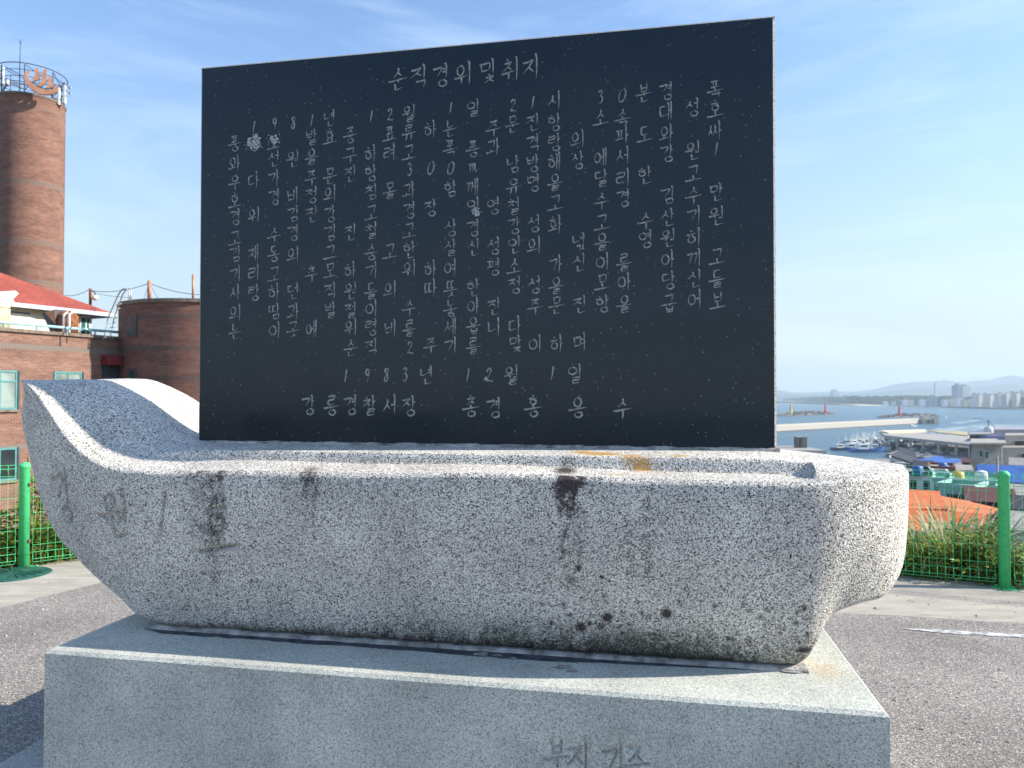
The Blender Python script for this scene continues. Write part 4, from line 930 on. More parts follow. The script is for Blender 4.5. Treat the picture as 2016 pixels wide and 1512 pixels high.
def shrub(px, back, h, label, n=230):
    P = out_pt(px, back); base = Vector(P); t_ = thing('leafy_weed', P, label, 'plant', 'tall weeds behind the left fence')
    st = MB(); lf = MB()
    for k in range(5):
        a = random.uniform(0, 6.28); tip = base+Vector((math.cos(a)*.16*random.random()*h, math.sin(a)*.16*random.random()*h, h*random.uniform(.65, 1)))
        midp = base.lerp(tip, .5)+Vector((random.uniform(-.04, .04), random.uniform(-.04, .04), 0)); st.tube([base, midp, tip], .006, 5, .002)
        for _ in range(n//5):
            q = base.lerp(tip, random.uniform(.25, 1.02)); a = random.uniform(0, 6.28); q += Vector((random.uniform(-.03, .03), random.uniform(-.03, .03), 0))
            leaf(lf, q, (math.cos(a), math.sin(a), random.uniform(-.2, .8)), random.uniform(.05, .12), random.uniform(.010, .024), random.uniform(.05, .95))
    link('stem', st, M['bark'], t_); link('leaves', lf, M['weed'], t_, tone=True)
shrub(84, .45, 1.02, 'tall leafy weed just right of the left fence post'); shrub(105, .9, 1.05, 'leafy weed behind the fence between left post and boat bow')
shrub(130, .5, .62, 'low bushy weed beside the curve of the boat bow'); shrub(30, .8, .72, 'leafy weed left of the left fence post'); shrub(4, .5, .55, 'leafy weed at the far left of the left fence')
P = out_pt(62, .35); clump('reed_clump', P, 16, 1.55, .07, .036, 'grass', 'broad green reed leaves rising above the left fence post', None, .3, .7, .18)
for px, bk, lb in ((92, .7, 'dry pale seed stalk behind the right side of the left post'), (18, .6, 'dry straw stalk leaning left of the left post')):
    P = out_pt(px, bk); clump('dry_stalk', P, 26, 1.0, .12, .006, 'mauve', lb, None, .4, 1, .3)

# ================================================================ LEFT: BRICK BUILDING, CHIMNEY TOWER
def yz(px, py, Y): return at_y(px, py, Y)
WA = at_y(0, 652, 27.0); WB = at_y(240, 669, 31.4)
zc = (WA.z+WB.z)/2; wd = Vector((WB.x-WA.x, WB.y-WA.y, 0)).normalized(); wn_ = Vector((wd.y, -wd.x, 0))
if wn_.x < 0: wn_ = -wn_
zb0 = -9.5
W0 = Vector((WA.x, WA.y, 0))-wd*7.5; WLn = (Vector((WB.x, WB.y, 0))-W0).length+3.0
def wall_z(px, py, off=0):    # photo pixel onto the wall plane -> (distance along, z)
    d = ray(px, py); o = W0+wn_*off; tt = (o.x*wn_.x+o.y*wn_.y)/(d[0]*wn_.x+d[1]*wn_.y)
    P = Vector((d[0]*tt, d[1]*tt, 0)); return (P-o).dot(wd), d[2]*tt+CAMZ
bb = thing('brick_building', (W0.x, W0.y, zb0), 'long brown brick bathhouse with teal windows and a red roofed upper storey', 'building')
zs1 = wall_z(60, 683)[1]; zs2 = wall_z(30, 880)[1]
M['brickwall'] = brick('brown brick wall', *BR, band=(.17, .14, .12), bands=((zs1-.1, zs1+.1), (zs2-.1, zs2+.1), (zs2-3.1, zs2-2.9)))
mb = MB(); mb.obox(W0+Vector((0, 0, zb0)), wd*WLn, -wn_*11, Vector((0, 0, zc-zb0))); wallo = link('wall', mb, M['brickwall'], bb)
mb = MB(); mb.obox(W0+wn_*.09-wd*.05+Vector((0, 0, zc)), wd*WLn, -wn_*.42, Vector((0, 0, .13))); link('coping', mb, M['coping'], bb)
# railing on the coping
rl = MB(); zr = zc+.13
rl.tube([W0-wn_*.1+Vector((0, 0, zr+.20)), W0-wn_*.1+wd*WLn+Vector((0, 0, zr+.20))], .055, 8); link('handrail', rl, M['rail'], bb, smooth=True)
for i in range(13):
    q = W0-wn_*.1+wd*(WLn*(i+.5)/13); mb = MB(); mb.box(q.x-.025, q.x+.025, q.y-.025, q.y+.025, zr, zr+.2); link('rail_bracket', mb, M['rail'], bb)
def window(px0, py0, px1, py1, mull=(.5,), transom=None, pane='pane', frame='teal', parent=bb):
    s0, z1 = wall_z(px0, py0); s1, z0 = wall_z(px1, py1)
    fr = MB(); t_ = .075; o = lambda s, z, d: W0+wd*s+wn_*d+Vector((0, 0, z))
    def bar(sa, sb, za, zb): fr.obox(o(sa, za, -.02), wd*(sb-sa), wn_*.06, Vector((0, 0, zb-za)))
    bar(s0, s1, z0, z0+t_); bar(s0, s1, z1-t_, z1); bar(s0, s0+t_, z0+t_, z1-t_); bar(s1-t_, s1, z0+t_, z1-t_)
    for m_ in mull: bar(s0+(s1-s0)*m_-.03, s0+(s1-s0)*m_+.03, z0+t_, z1-t_)
    if transom: bar(s0+t_, s1-t_, z0+(z1-z0)*transom-.03, z0+(z1-z0)*transom+.03)
    w_ = link('window', fr, M[frame], parent)
    p_ = MB(); p_.obox(o(s0+.02, z0+.02, .003), wd*(s1-s0-.04), wn_*.012, Vector((0, 0, z1-z0-.04))); link('pane', p_, M[pane], w_)
    g = MB(); g.obox(o(s0-.05, z0-.09, .0), wd*(s1-s0+.1), wn_*.09, Vector((0, 0, .09))); link('sill', g, M['coping'], w_)
    g = MB(); g.obox(o(s1, z0, .0), wd*.06, wn_*.075, Vector((0, 0, z1-z0))); link('reveal', g, M['darksteel'], w_)
M['pane'] = M['pane'] if 'pane' in M else glassy('curtained glass', (.22, .29, .27))
window(-60, 727, 33, 806, (.62,), .72); window(106, 731, 160, 800, (.5,), None); window(-60, 886, 32, 944, (.62,), None, 'darkpane'); window(104, 886, 158, 944, (.5,), None, 'darkpane')
window(-250, 727, -150, 806, (.5,), .72)
# cream upper storey set back, with hipped shingle roof
Cn = at_y(222, 617, 33.7); ez = Cn.z; off = (Vector((Cn.x, Cn.y, 0))-W0).dot(wn_); sC = (Vector((Cn.x, Cn.y, 0))-W0).dot(wd)
def UPt(s, d, z): return W0+wd*s+wn_*d+Vector((0, 0, z))
mb = MB(); mb.obox(UPt(sC-16.6, off-.45, zc-.2), wd*15.9, -wn_*7, Vector((0, 0, ez-zc+.2))); up = link('upper_storey', mb, M['cream'], bb)
half = 4.0; rz = ez+half*.52
rf = MB(); e0, e1 = sC-17, sC+.05
A, B_, C_, D_ = UPt(e0, off, ez), UPt(e1, off, ez), UPt(e1, off-2*half, ez), UPt(e0, off-2*half, ez); R1, R2 = UPt(e0+half, off-half, rz), UPt(e1-half, off-half, rz)
sl_ = math.hypot(half, half*.52)
rf.add([A, B_, R2, R1], [(0, 1, 2, 3)], [[(0, 0), (e1-e0, 0), (e1-e0-half, sl_), (half, sl_)]])
rf.add([B_, C_, R2], [(0, 1, 2)], [[(0, 0), (2*half, 0), (half, sl_)]]); rf.add([C_, D_, R1, R2], [(0, 1, 2, 3)], [[(0, 0), (e1-e0, 0), (e1-e0-half, sl_), (half, sl_)]])
rf.add([D_, A, R1], [(0, 1, 2)], [[(0, 0), (2*half, 0), (half, sl_)]]); rf.add([A-Vector((0, 0, .02)), B_-Vector((0, 0, .02)), C_-Vector((0, 0, .02)), D_-Vector((0, 0, .02))], [(3, 2, 1, 0)])
link('hip_roof', rf, M['roofred'], bb)
mb = MB(); mb.obox(UPt(e0, off+.1, ez-.17), wd*(e1-e0+.1), -wn_*.13, Vector((0, 0, .17))); mb.obox(UPt(e1, off-.04, ez-.17), wd*.1, -wn_*2*half, Vector((0, 0, .17))); link('gutter', mb, M['gutter'], bb)
woff = off-.45
def up_s(px): 
    d = ray(px, 640); o = W0+wn_*woff; tt = (o.x*wn_.x+o.y*wn_.y)/(d[0]*wn_.x+d[1]*wn_.y); return (Vector((d[0]*tt, d[1]*tt, 0))-o).dot(wd)
def up_z(px, py):
    d = ray(px, py); o = W0+wn_*woff; tt = (o.x*wn_.x+o.y*wn_.y)/(d[0]*wn_.x+d[1]*wn_.y); return d[2]*tt+CAMZ
def upbox(px0, px1, z0, z1, d0, d1, m_, name, parent=up):
    s0, s1 = up_s(px0), up_s(px1); mb = MB(); mb.obox(UPt(s0, woff+d0, z0), wd*(s1-s0), wn_*(d1-d0), Vector((0, 0, z1-z0))); return link(name, mb, M[m_], parent)
zt1 = up_z(167, 624)
w_ = upbox(157, 175, zc+.1, zt1, 0, .05, 'white', 'window'); upbox(158.5, 167, zc+.16, zt1-.06, .05, .06, 'greenpane', 'pane', w_); upbox(169.5, 174, zc+.16, zt1-.06, .05, .06, 'greenpane', 'pane', w_)
d_ = upbox(16, 59, zc-.1, up_z(40, 614), 0, .06, 'cream', 'door_surround'); upbox(17, 57, up_z(40, 617.5), up_z(40, 614.5), .06, .07, 'darksteel', 'lintel_gap', d_); upbox(60, 67, zc, up_z(62, 622), .0, .03, 'white', 'meter_box')
upbox(132, 153, up_z(140, 623), up_z(140, 619), .0, .05, 'darksteel', 'vent_slot')
# pale weathered panel (torn sheet) on the roof edge at the far left
mb = MB(); q = [(0, 577), (30, 575), (36, 580), (30, 585), (24, 592), (28, 596), (0, 592)]
def roof_pt(px, py):     # onto the front roof slope
    nrm = (B_-A).cross(R1-A).normalized(); d = Vector(ray(px, py)); o = A-Vector((0, 0, CAMZ)); tt = o.dot(nrm)/d.dot(nrm); return d*tt+Vector((0, 0, CAMZ))+nrm*(.03 if nrm.z > 0 else -.03)
mb.prism([roof_pt(-40, 577)]+[roof_pt(*p) for p in q]+[roof_pt(-40, 590)], (0, 0, .03)); link('torn_roof_sheet', mb, M['cream'], bb)
# things on the terrace
def terr_pt(px, Y, z): 
    d = ray(px, 640); return Vector((d[0]*Y/d[1], Y, z))
tk = thing('water_tank', terr_pt(-6, 27.6, zc), 'pale yellow rounded water tank on the terrace at the left edge', 'tank')
P = terr_pt(-6, 27.9, zc); mb = MB(); mb.lathe(P, [(0, 0), (.42, 0), (.42, 1.0), (.36, 1.2), (.2, 1.32), (0, 1.35)], 20); link('tank_body', mb, paint('pale yellow plastic', (.62, .58, .34)), tk, smooth=True)
mb = MB(); mb.tube([P+Vector((.43*math.cos(a), .43*math.sin(a), .95)) for a in [i*.3142 for i in range(21)]], .012, 5); link('strap', mb, M['rust'], tk)
P = terr_pt(104, 30.2, zc); ct = thing('scrap_chute', P, 'dark open steel chute leaning on the terrace left of the rusty tank', 'chute')
mb = MB(); pa = [P+Vector(v) for v in ((-.45, 0, 1.02), (.1, 0, 1.18), (.1, 0, .1), (-.05, 0, .1))]; mb.prism(pa, (.35, .5, 0)); link('chute_body', mb, M['darksteel'], ct)
mb = MB(); mb.prism([P+Vector(v) for v in ((-.30, -.03, 1.04), (.13, -.03, 1.16), (.13, -.03, .55))], (0, -.02, 0)); link('inner_face', mb, M['copper'], ct)
P = terr_pt(133, 30.6, zc); tk = thing('rusty_tank', P, 'rusty brown round tank with white pipes on the terrace', 'tank')
mb = MB(); mb.lathe(P, [(0, 0), (.40, 0), (.40, .95), (.30, 1.08), (.1, 1.15), (0, 1.16)], 20); link('tank_body', mb, M['rust'], tk, smooth=True)
for dx in (.12, .34):
    mb = MB(); mb.tube([P+Vector((dx, -.46, -.1)), P+Vector((dx, -.46, .98)), P+Vector((dx+.06, -.3, 1.05))], .05, 8); link('pipe', mb, M['white'], tk, smooth=True)
P = terr_pt(97, 30.0, zc)

# round brick stair tower
TYY = 33.7; tc0 = at_y(416, 700, TYY); RT = 3.48*TYY/31; YN = 27.6*TYY/31; ztp = at_y(335, 590, YN).z
rt = thing('round_brick_tower', (tc0.x, tc0.y, zb0), 'low round brick stair tower beside the tablet, with dark slit windows', 'tower')
M['brickround'] = brick('red brown brick tower', (.15, .066, .050), (.22, .100, .075), (.20, .16, .14), band=(.115, .075, .062), bands=((at_y(333, 622, YN).z-.12, at_y(333, 622, YN).z+.06), (at_y(333, 685, YN).z-.1, at_y(333, 685, YN).z+.1), (at_y(333, 745, YN).z-.1, at_y(333, 745, YN).z+.1), (at_y(333, 900, YN).z-.1, at_y(333, 900, YN).z+.1)))
mb = MB(); mb.lathe((tc0.x, tc0.y, 0), [(RT, zb0), (RT, ztp-.1)], 72, True); rtw = link('wall', mb, M['brickround'], rt, smooth=True)
mb = MB(); mb.lathe((tc0.x, tc0.y, 0), [(RT-.3, ztp-.1), (RT+.07, ztp-.1), (RT+.07, ztp+.05), (RT-.3, ztp+.05), (RT-.3, ztp-.3), (0, ztp-.3)], 72); link('coping', mb, M['coping'], rt)
def slit(px, py0, py1, wid):
    d = ray(px, py0); a_, b_ = d[0], d[1]; A2 = a_*a_+b_*b_; Bq = -2*(a_*tc0.x+b_*tc0.y); Cq = tc0.x**2+tc0.y**2-RT**2
    tt = (-Bq-math.sqrt(max(0, Bq*Bq-4*A2*Cq)))/(2*A2); P = Vector((a_*tt, b_*tt, 0)); z1 = d[2]*tt+CAMZ; z0 = ray(px, py1)[2]*tt+CAMZ
    nn = (P-Vector((tc0.x, tc0.y, 0))).normalized(); sd = Vector((-nn.y, nn.x, 0))
    mb = MB(); mb.obox(P-sd*wid/2-nn*.10+Vector((0, 0, z0)), sd*wid, nn*.14, Vector((0, 0, z1-z0))); w_ = link('slit_window', mb, M['darksteel'], rt)
    mb = MB(); mb.obox(P-sd*wid*.1-nn*.0+Vector((0, 0, z0+.08)), sd*wid*.4, nn*.05, Vector((0, 0, z1-z0-.16))); link('pane', mb, M['greenpane'], w_)
slit(261, 621, 663, .62); slit(260, 726, 764, .62)
# repair streaks of pale mortar on the tower
# awning and dark doorway
s0, z1a = wall_z(198, 699); s1, z0a = wall_z(246, 721)
aw = thing('door_awning', UPt(s0, 0, z0a), 'dark red box awning above the doorway beside the round tower', 'awning')
mb = MB(); mb.obox(UPt(s0, .0, z0a), wd*(s1-s0), wn_*.55, Vector((0, 0, z1a-z0a))); link('awning_box', mb, M['redawn'], aw, bevel=.04)
mb = MB(); mb.obox(UPt(s0+.05, .003, z0a-2.4), wd*(s1-s0-.2), wn_*.02, Vector((0, 0, 2.4))); link('doorway', mb, M['darksteel'], bb)
# ladder with hoop rails
ld = thing('roof_ladder', at_y(215, 655, 30.2), 'galvanised ladder with hooped rails leaning to the round tower roof', 'ladder')
def lp(px, py, Y=30.0): return at_y(px, py, Y)
for dx, dY in ((0, 0), (12, .25)):
    mb = MB(); mb.tube([lp(204+dx, 668, 30+dY), lp(213+dx, 625, 30+dY), lp(233+dx*.7, 580, 29.4+dY), lp(240+dx*.7, 570, 29.2+dY), lp(247+dx*.8, 568, 29.0+dY), lp(254+dx*.3, 573, 28.8+dY), lp(255+dx*.3, 592, 28.8+dY)], .028, 6); link('side_rail', mb, M['steel'], ld, smooth=True)
for i in range(9):
    y = 664-i*9.3; x0 = 204.8+(668-y)*.33; mb = MB(); mb.tube([lp(x0, y, 30), lp(x0+12, y-1, 30.25)], .02, 5); link('rung', mb, M['steel'], ld)
# poles, globe lamp and cables on the roof
def pole(px, ya, yb, Y, r, label, m_='rust'):
    a, b_ = at_y(px, yb, Y), at_y(px, ya, Y); t_ = MB(); t_.tube([Vector((a.x, a.y, a.z)), b_], r, 8); o = link('roof_pole', t_, M[m_], base=a, smooth=True); return tag(o, label, 'pole'), b_
_, p1 = pole(178, 568, 606, 36, .07, 'brown pole rising behind the red roof with a globe lamp')
_, p2 = pole(294, 553, 592, 31.2, .085, 'thick pinkish pole standing on the round tower roof', 'copper'); _, p3 = pole(380, 540, 592, 31.4, .05, 'thin pinkish pole at the tower roof beside the tablet', 'copper')
gl = thing('globe_lamp', at_y(178, 572, 36), 'round glass globe lamp hanging from the brown roof pole', 'lamp')
mb = MB(); a = at_y(178, 573, 35.9); b_ = at_y(187, 577, 35.9); mb.tube([a, at_y(184, 573, 35.9), b_, at_y(187, 581, 35.9)], .03, 6); link('arm', mb, M['darksteel'], gl)
mb = MB(); cc = at_y(187, 586, 35.9); mb.lathe(cc, [(.0, -.14), (.08, -.12), (.135, -.05), (.14, 0), (.12, .07), (.07, .12), (0, .13)], 16); link('globe', mb, glassy('milky lamp glass', (.6, .58, .45), .2), gl, smooth=True)
def cable(a, b_, sag, label, r=.014):
    a, b_ = Vector(a), Vector(b_); mb = MB(); mb.tube([a.lerp(b_, i/12)-Vector((0, 0, sag*4*(i/12)*(1-i/12))) for i in range(13)], r, 5); tag(link('overhead_cable', mb, M['wire'], base=a), label, 'cable')
cable(at_y(128, 581, 40), p1, .15, 'black cable from behind the roof to the brown pole'); cable(p1-Vector((0, 0, .1)), p2-Vector((0, 0, .1)), .18, 'black cable between the brown pole and the tower roof pole')
cable(p2-Vector((0, 0, .1)), at_y(392, 580, 32), .1, 'black cable running right from the thick roof pole'); cable(at_y(185, 576, 36), at_y(258, 586, 30), .05, 'lower black cable behind the ladder', .009)
cable(p2-Vector((0, 0, .1)), at_y(283, 589, 30.9), 0, 'guy wire left of the thick roof pole', .008); cable(p2-Vector((0, 0, .1)), at_y(312, 589, 30.9), 0, 'guy wire right of the thick roof pole', .008)

# chimney tower with hot spring sign
TY = 42.0; Yc = TY; Xc = -.659*Yc; RC = .0398*Yc
ztop = at_y(22, 184, Yc-RC*.8).z
ch = thing('brick_chimney_tower', (Xc, Yc, zb0), 'tall round brick chimney tower rising behind the red roof', 'tower')
zb1, zb2, zb3 = at_y(60, 362, Yc-1).z, at_y(60, 478, Yc-1).z, at_y(60, 556, Yc-1).z
M['brickchim'] = brick('weathered chimney brick', (.165, .076, .055), (.25, .124, .088), (.23, .185, .155), band=(.16, .115, .095), bands=((zb1-.12, zb1+.12), (zb2-.12, zb2+.12), (zb3-.12, zb3+.12), (ztop-.8, ztop-.72)))
mb = MB(); mb.lathe((Xc, Yc, 0), [(RC, zb0), (RC, ztop-.12)], 64, True); link('shaft', mb, M['brickchim'], ch, smooth=True)
mb = MB(); mb.lathe((Xc, Yc, 0), [(RC+.03, ztop-.12), (RC+.05, ztop), (0, ztop)], 64); link('cap', mb, M['coping'], ch)
zr1 = at_y(22, 126, Yc-RC*.9).z; RH = RC*1.05; hh = zr1-ztop
cr = thing('rooftop_frame', (Xc, Yc, ztop), 'dark steel ring frame carrying aerials on top of the chimney tower', 'frame')
def circ(r, z, n=48): return [Vector((Xc+r*math.cos(2*math.pi*i/n), Yc+r*math.sin(2*math.pi*i/n), z)) for i in range(n+1)]
mb = MB(); mb.tube(circ(RH, zr1), .028, 5, cap=False); link('top_ring', mb, M['darksteel'], cr)
for zz, rr in ((.30, .98), (.58, .98), (.8, 1.0)):
    mb = MB(); mb.tube(circ(RC*rr*.97, ztop+hh*zz), .018, 5, cap=False); link('guard_ring', mb, M['darksteel'], cr)
for i in range(14):
    a = 2*math.pi*(i+.3)/14; x, y = Xc+RC*.95*math.cos(a), Yc+RC*.95*math.sin(a); hz = hh*(1 if i % 2 else .6); mb = MB(); mb.tube([(x, y, ztop), (x, y, ztop+hz)], .028 if i % 2 else .018, 5); link('upright', mb, M['darksteel'], cr)
for i in range(7):
    a0_, a1_ = 2*math.pi*(2*i+1.3)/14, 2*math.pi*(2*i+3.3)/14
    for z0, z1 in ((1, .55), (.55, .1)):
        mb = MB(); mb.tube([(Xc+RC*.95*math.cos(a0_), Yc+RC*.95*math.sin(a0_), ztop+hh*z0), (Xc+RC*.95*math.cos(a1_), Yc+RC*.95*math.sin(a1_), ztop+hh*z1)], .022, 5); link('brace', mb, M['darksteel'], cr)
for i in range(3):
    a = i*1.05+.3; mb = MB(); mb.tube([(Xc+RC*.95*math.cos(a), Yc+RC*.95*math.sin(a), ztop+hh*.75), (Xc-RC*.95*math.cos(a), Yc-RC*.95*math.sin(a), ztop+hh*.75)], .025, 5); link('cross_beam', mb, M['darksteel'], cr)
P = at_y(39, 130, Yc-.6); mb = MB(); tp = at_y(40, 80, Yc-.6); mb.tube([Vector((P.x, P.y, ztop)), P, tp], .035, 6, .012)
for s_ in (-1, 1): mb.tube([tp-Vector((0, 0, .25)), tp+Vector((.12*s_, 0, .12))], .010, 4)
o = link('lightning_mast', mb, M['darksteel'], base=(P.x, P.y, ztop)); tag(o, 'thin dark mast with forked tip on the chimney tower', 'mast')
def antenna(px, y0, y1, wpx, Y, label):
    a, b_ = at_y(px, y1, Y), at_y(px, y0, Y); wm = wpx/F*Y; t_ = thing('panel_antenna', a, label, 'antenna', 'white panel aerials on the chimney tower')
    mb = MB(); mb.box(a.x-wm/2, a.x+wm/2, a.y-.06, a.y+.06, a.z, b_.z); link('panel', mb, M['white'], t_, bevel=.02)
    mb = MB(); mb.tube([Vector((a.x-wm*.8, a.y+.12, a.z-.05)), Vector((b_.x-wm*.8, b_.y+.12, b_.z+.02))], .04, 6); link('mount_pole', mb, M['darksteel'], t_)
    for k in (.2, .75):
        z = a.z+(b_.z-a.z)*k; mb = MB(); mb.tube([Vector((a.x, a.y, z)), Vector((Xc+RC*.9*(1 if px > 60 else -1)*.9, Yc-.5, z-.05))], .025, 5); link('bracket', mb, M['darksteel'], t_)
antenna(5, 129, 165, 4.5, Yc-1.1, 'tall white panel aerial at the left of the chimney top'); antenna(15, 157, 166, 3.6, Yc-1.7, 'small white box aerial near the left panel aerial')
antenna(115.5, 173, 206, 4.2, Yc-.3, 'white panel aerial against the right rim of the chimney'); antenna(127, 168, 204, 4.6, Yc-.2, 'outermost white panel aerial on the right of the chimney top')
for py, lb in ((173, 'upper'), (184, 'lower')):
    P = at_y(138, py, Yc-.2); t_ = thing('flood_lamp', P, lb+' small grey flood lamp on an arm right of the chimney top', 'lamp', 'flood lamps on the chimney tower')
    mb = MB(); mb.box(P.x-.07, P.x+.07, P.y-.06, P.y+.06, P.z-.05, P.z+.05); link('lamp_head', mb, M['steel'], t_); mb = MB(); mb.tube([P, Vector((Xc+RC, P.y, P.z+.35))], .014, 5); link('arm', mb, M['darksteel'], t_)
# hot spring symbol in orange sheet metal
sg = thing('hot_spring_sign', at_y(82, 182, Yc-RC-.15), 'orange copper hot spring sign of a bowl with three steam curls', 'sign')
so_ = at_y(82, 160, Yc-RC-.1); nrm = Vector((.42, -.91, 0)).normalized(); rx = Vector((-nrm.y, nrm.x, 0)); S_ = 26/F*Yc
def sp3(x, y, dz=0): 
    ca, sa = math.cos(-.42), math.sin(-.42); x, y = x*ca-y*sa, x*sa+y*ca
    return so_+rx*(x*S_)+Vector((0, 0, y*S_))+nrm*dz
def ribbon_sheet(name, cl_, ws, m_):
    L_ = []; R__ = []
    for i, (x, y) in enumerate(cl_):
        x0, y0 = cl_[max(0, i-1)]; x1, y1 = cl_[min(len(cl_)-1, i+1)]; d = math.hypot(x1-x0, y1-y0)+1e-9; L_.append((x-(y1-y0)/d*ws[i], y+(x1-x0)/d*ws[i])); R__.append((x+(y1-y0)/d*ws[i], y-(x1-x0)/d*ws[i]))
    mb = MB(); k = len(cl_); vs_ = [sp3(*p, .06) for p in L_]+[sp3(*p, .06) for p in R__]+[sp3(*p, -.10) for p in L_]+[sp3(*p, -.10) for p in R__]
    fs_ = []
    for i in range(k-1): fs_ += [(i, i+1, k+i+1, k+i), (2*k+i, 3*k+i, 3*k+i+1, 2*k+i+1), (i, 2*k+i, 2*k+i+1, i+1), (k+i, k+i+1, 3*k+i+1, 3*k+i)]
    fs_ += [(0, k, 3*k, 2*k), (k-1, 3*k-1, 4*k-1, 2*k-1)]
    mb.add(vs_, fs_); link(name, mb, m_, sg)
n = 22; arc = [(1.0*math.cos(a), .05+.78*math.sin(a)) for a in [math.pi*.93+(math.pi*1.18)*i/n for i in range(n+1)]]
ribbon_sheet('bowl', arc, [.06+.13*math.sin(math.pi*i/n) for i in range(n+1)], M['copper'])
for x0, y0, y1 in ((-.48, -.22, .72), (0, -.38, .95), (.46, -.22, .62)):
    k = 12; ribbon_sheet('steam_curl', [(x0+.13*math.sin(i/k*5.2), y0+(y1-y0)*i/k) for i in range(k+1)], [.05+.10*math.sin(math.pi*min(1, i/k*.9+.1)) for i in range(k+1)], M['copper'])
for dx in (-.4, .15, .6):
    mb = MB(); a = sp3(dx, -.55, -.12); mb.tube([a, Vector((a.x, a.y, ztop))], .03, 5); link('leg', mb, M['steel'], sg)

# ================================================================ RIGHT: TOWN, HARBOUR, SEA, FAR SHORE
mb = MB(); mb.add([(-9000, 380, SEA), (12000, 380, SEA), (12000, 9400, SEA), (-9000, 9400, SEA)], [(0, 1, 2, 3)])
struct('sea', mb, M['sea'])
def sea_pt(px, py, dz=0): return at_z(px, py, SEA+dz)
# wakes: churned paler water
def patch(pts, z=.05):
    mb = MB(); q = [sea_pt(*p)+Vector((0, 0, z)) for p in pts]; mb.add(q, [tuple(range(len(q)))]); return mb
mb = patch([(1790, 850), (1850, 843), (1940, 836), (2030, 836), (2030, 842), (1950, 844), (1880, 852)], .06)
for q in ([(1870, 832), (1925, 826), (1935, 827), (1890, 835)], [(1700, 872), (1760, 858), (1830, 850), (1800, 858), (1740, 868)]):
    w_ = patch(q, .07); mb.add(w_.v, w_.f)
for i, f in enumerate(mb.f):
    a, b_, c_ = (Vector(mb.v[j]) for j in f[:3])
struct('wake', mb, M['foam'])
# long sea wall pier
def wall_px(name, top, bot, thick, label, cat, m_='pier', lip=True, capm=True):
    a, b_ = sea_pt(*bot[0]), sea_pt(*bot[1]); d = (b_-a); d.z = 0; Ln = d.length; d.normalize(); nn = Vector((-d.y, d.x, 0)); nn = nn if nn.y > 0 else -nn
    h = at_y(top[0][0], top[0][1], a.y).z-SEA
    t_ = thing(name, a, label, cat); mb = MB(); mb.obox(a-Vector((0, 0, 2)), d*Ln, nn*thick, Vector((0, 0, h*.86+2))); link('wall', mb, M[m_], t_)
    mb = MB(); mb.obox(a+Vector((0, 0, h*.86))+nn*thick*.7, d*Ln, nn*thick*.3, Vector((0, 0, h*.35))); link('parapet', mb, M[m_], t_)
    mb = MB(); mb.obox(a-nn*.6-Vector((0, 0, 1)), d*Ln, nn*.7, Vector((0, 0, 1.7))); link('tide_band', mb, M['rock'], t_)
    return t_, a, d, nn, h
wall_px('sea_wall', ((1400, 846), (1828, 821)), ((1400, 857.5), (1828, 833)), 14, 'long pale concrete sea wall reaching out across the harbour', 'sea wall')
# blocks at the pier head
P = sea_pt(1815, 834); t_ = thing('pier_head', P, 'stepped concrete pier head with columns at the end of the sea wall', 'pier')
for px, w_, z0, z1, dy in ((1824, 9, 0, 5, 4), (1838, 5, 0, 5, 6), (1846, 9, 0, 8, 2), (1834, 30, 5, 6.6, 3), (1830, 10, 6.6, 10, 8), (1840, 6, 6.6, 12, 12), (1852, 4, 6.6, 10.5, 4)):
    q = sea_pt(px, 834.5); wm = w_/F*q.y; mb = MB(); mb.box(q.x-wm/2, q.x+wm/2, q.y+dy, q.y+dy+9, SEA+z0-(2 if z0 == 0 else 0), SEA+z1); link('block', mb, M['pier'], t_)
def rubble(name, pts, hpx, label, mk, mk2=None):
    a = sea_pt(*pts[0]); b_ = sea_pt(*pts[1]); t_ = thing(name, a.lerp(b_, .5), label, 'breakwater'); n = 260
    for mkk, cnt, lo in ((mk, n, 0), (mk2, n//2, .4)):
        if not mkk: continue
        mb = MB()
        for _ in range(cnt):
            k = random.random(); e = math.sin(math.pi*min(1, max(0, k)))**.6; p = a.lerp(b_, k); h = hpx/F*p.y; z = SEA-.5+h*e*random.uniform(lo, 1)*.85; r = random.uniform(1.2, 3.0)
            p = p+Vector((random.uniform(-2, 2), random.uniform(0, 14), 0)); rv = [Vector((random.uniform(-1, 1), random.uniform(-1, 1), random.uniform(-1, 1))).normalized() for _ in range(3)]
            o8 = [(1, 0, 0), (-1, 0, 0), (0, 1, 0), (0, -1, 0), (0, 0, 1), (0, 0, -1)]
            ax = Vector(rv[0]); ay = ax.orthogonal().normalized(); az_ = ax.cross(ay)
            V6 = [Vector((p.x, p.y, z))+(ax*x+ay*y+az_*zz)*r*random.uniform(.7, 1.2) for x, y, zz in o8]
            mb.add(V6, [(0, 2, 4), (2, 1, 4), (1, 3, 4), (3, 0, 4), (2, 0, 5), (1, 2, 5), (3, 1, 5), (0, 3, 5)])
        c0 = a.lerp(b_, .5); link('boulders', mb, M[mkk], t_)['kind'] = 'stuff'
    mb = MB(); m2 = 24; ring = []
    core = [a.lerp(b_, k/m2) for k in range(m2+1)]
    top_ = [(p.x, p.y+5, SEA-.3+hpx/F*p.y*.72*math.sin(math.pi*k/m2)**.6) for k, p in enumerate(core)]
    mb.add([(p.x, p.y-2, SEA-1) for p in core]+top_+[(p.x, p.y+16, SEA-1) for p in core], [(k, k+1, m2+2+k, m2+1+k) for k in range(m2)]+[(m2+1+k, m2+2+k, 2*m2+3+k, 2*m2+2+k) for k in range(m2)])
    link('core', mb, M[mk], t_); return t_
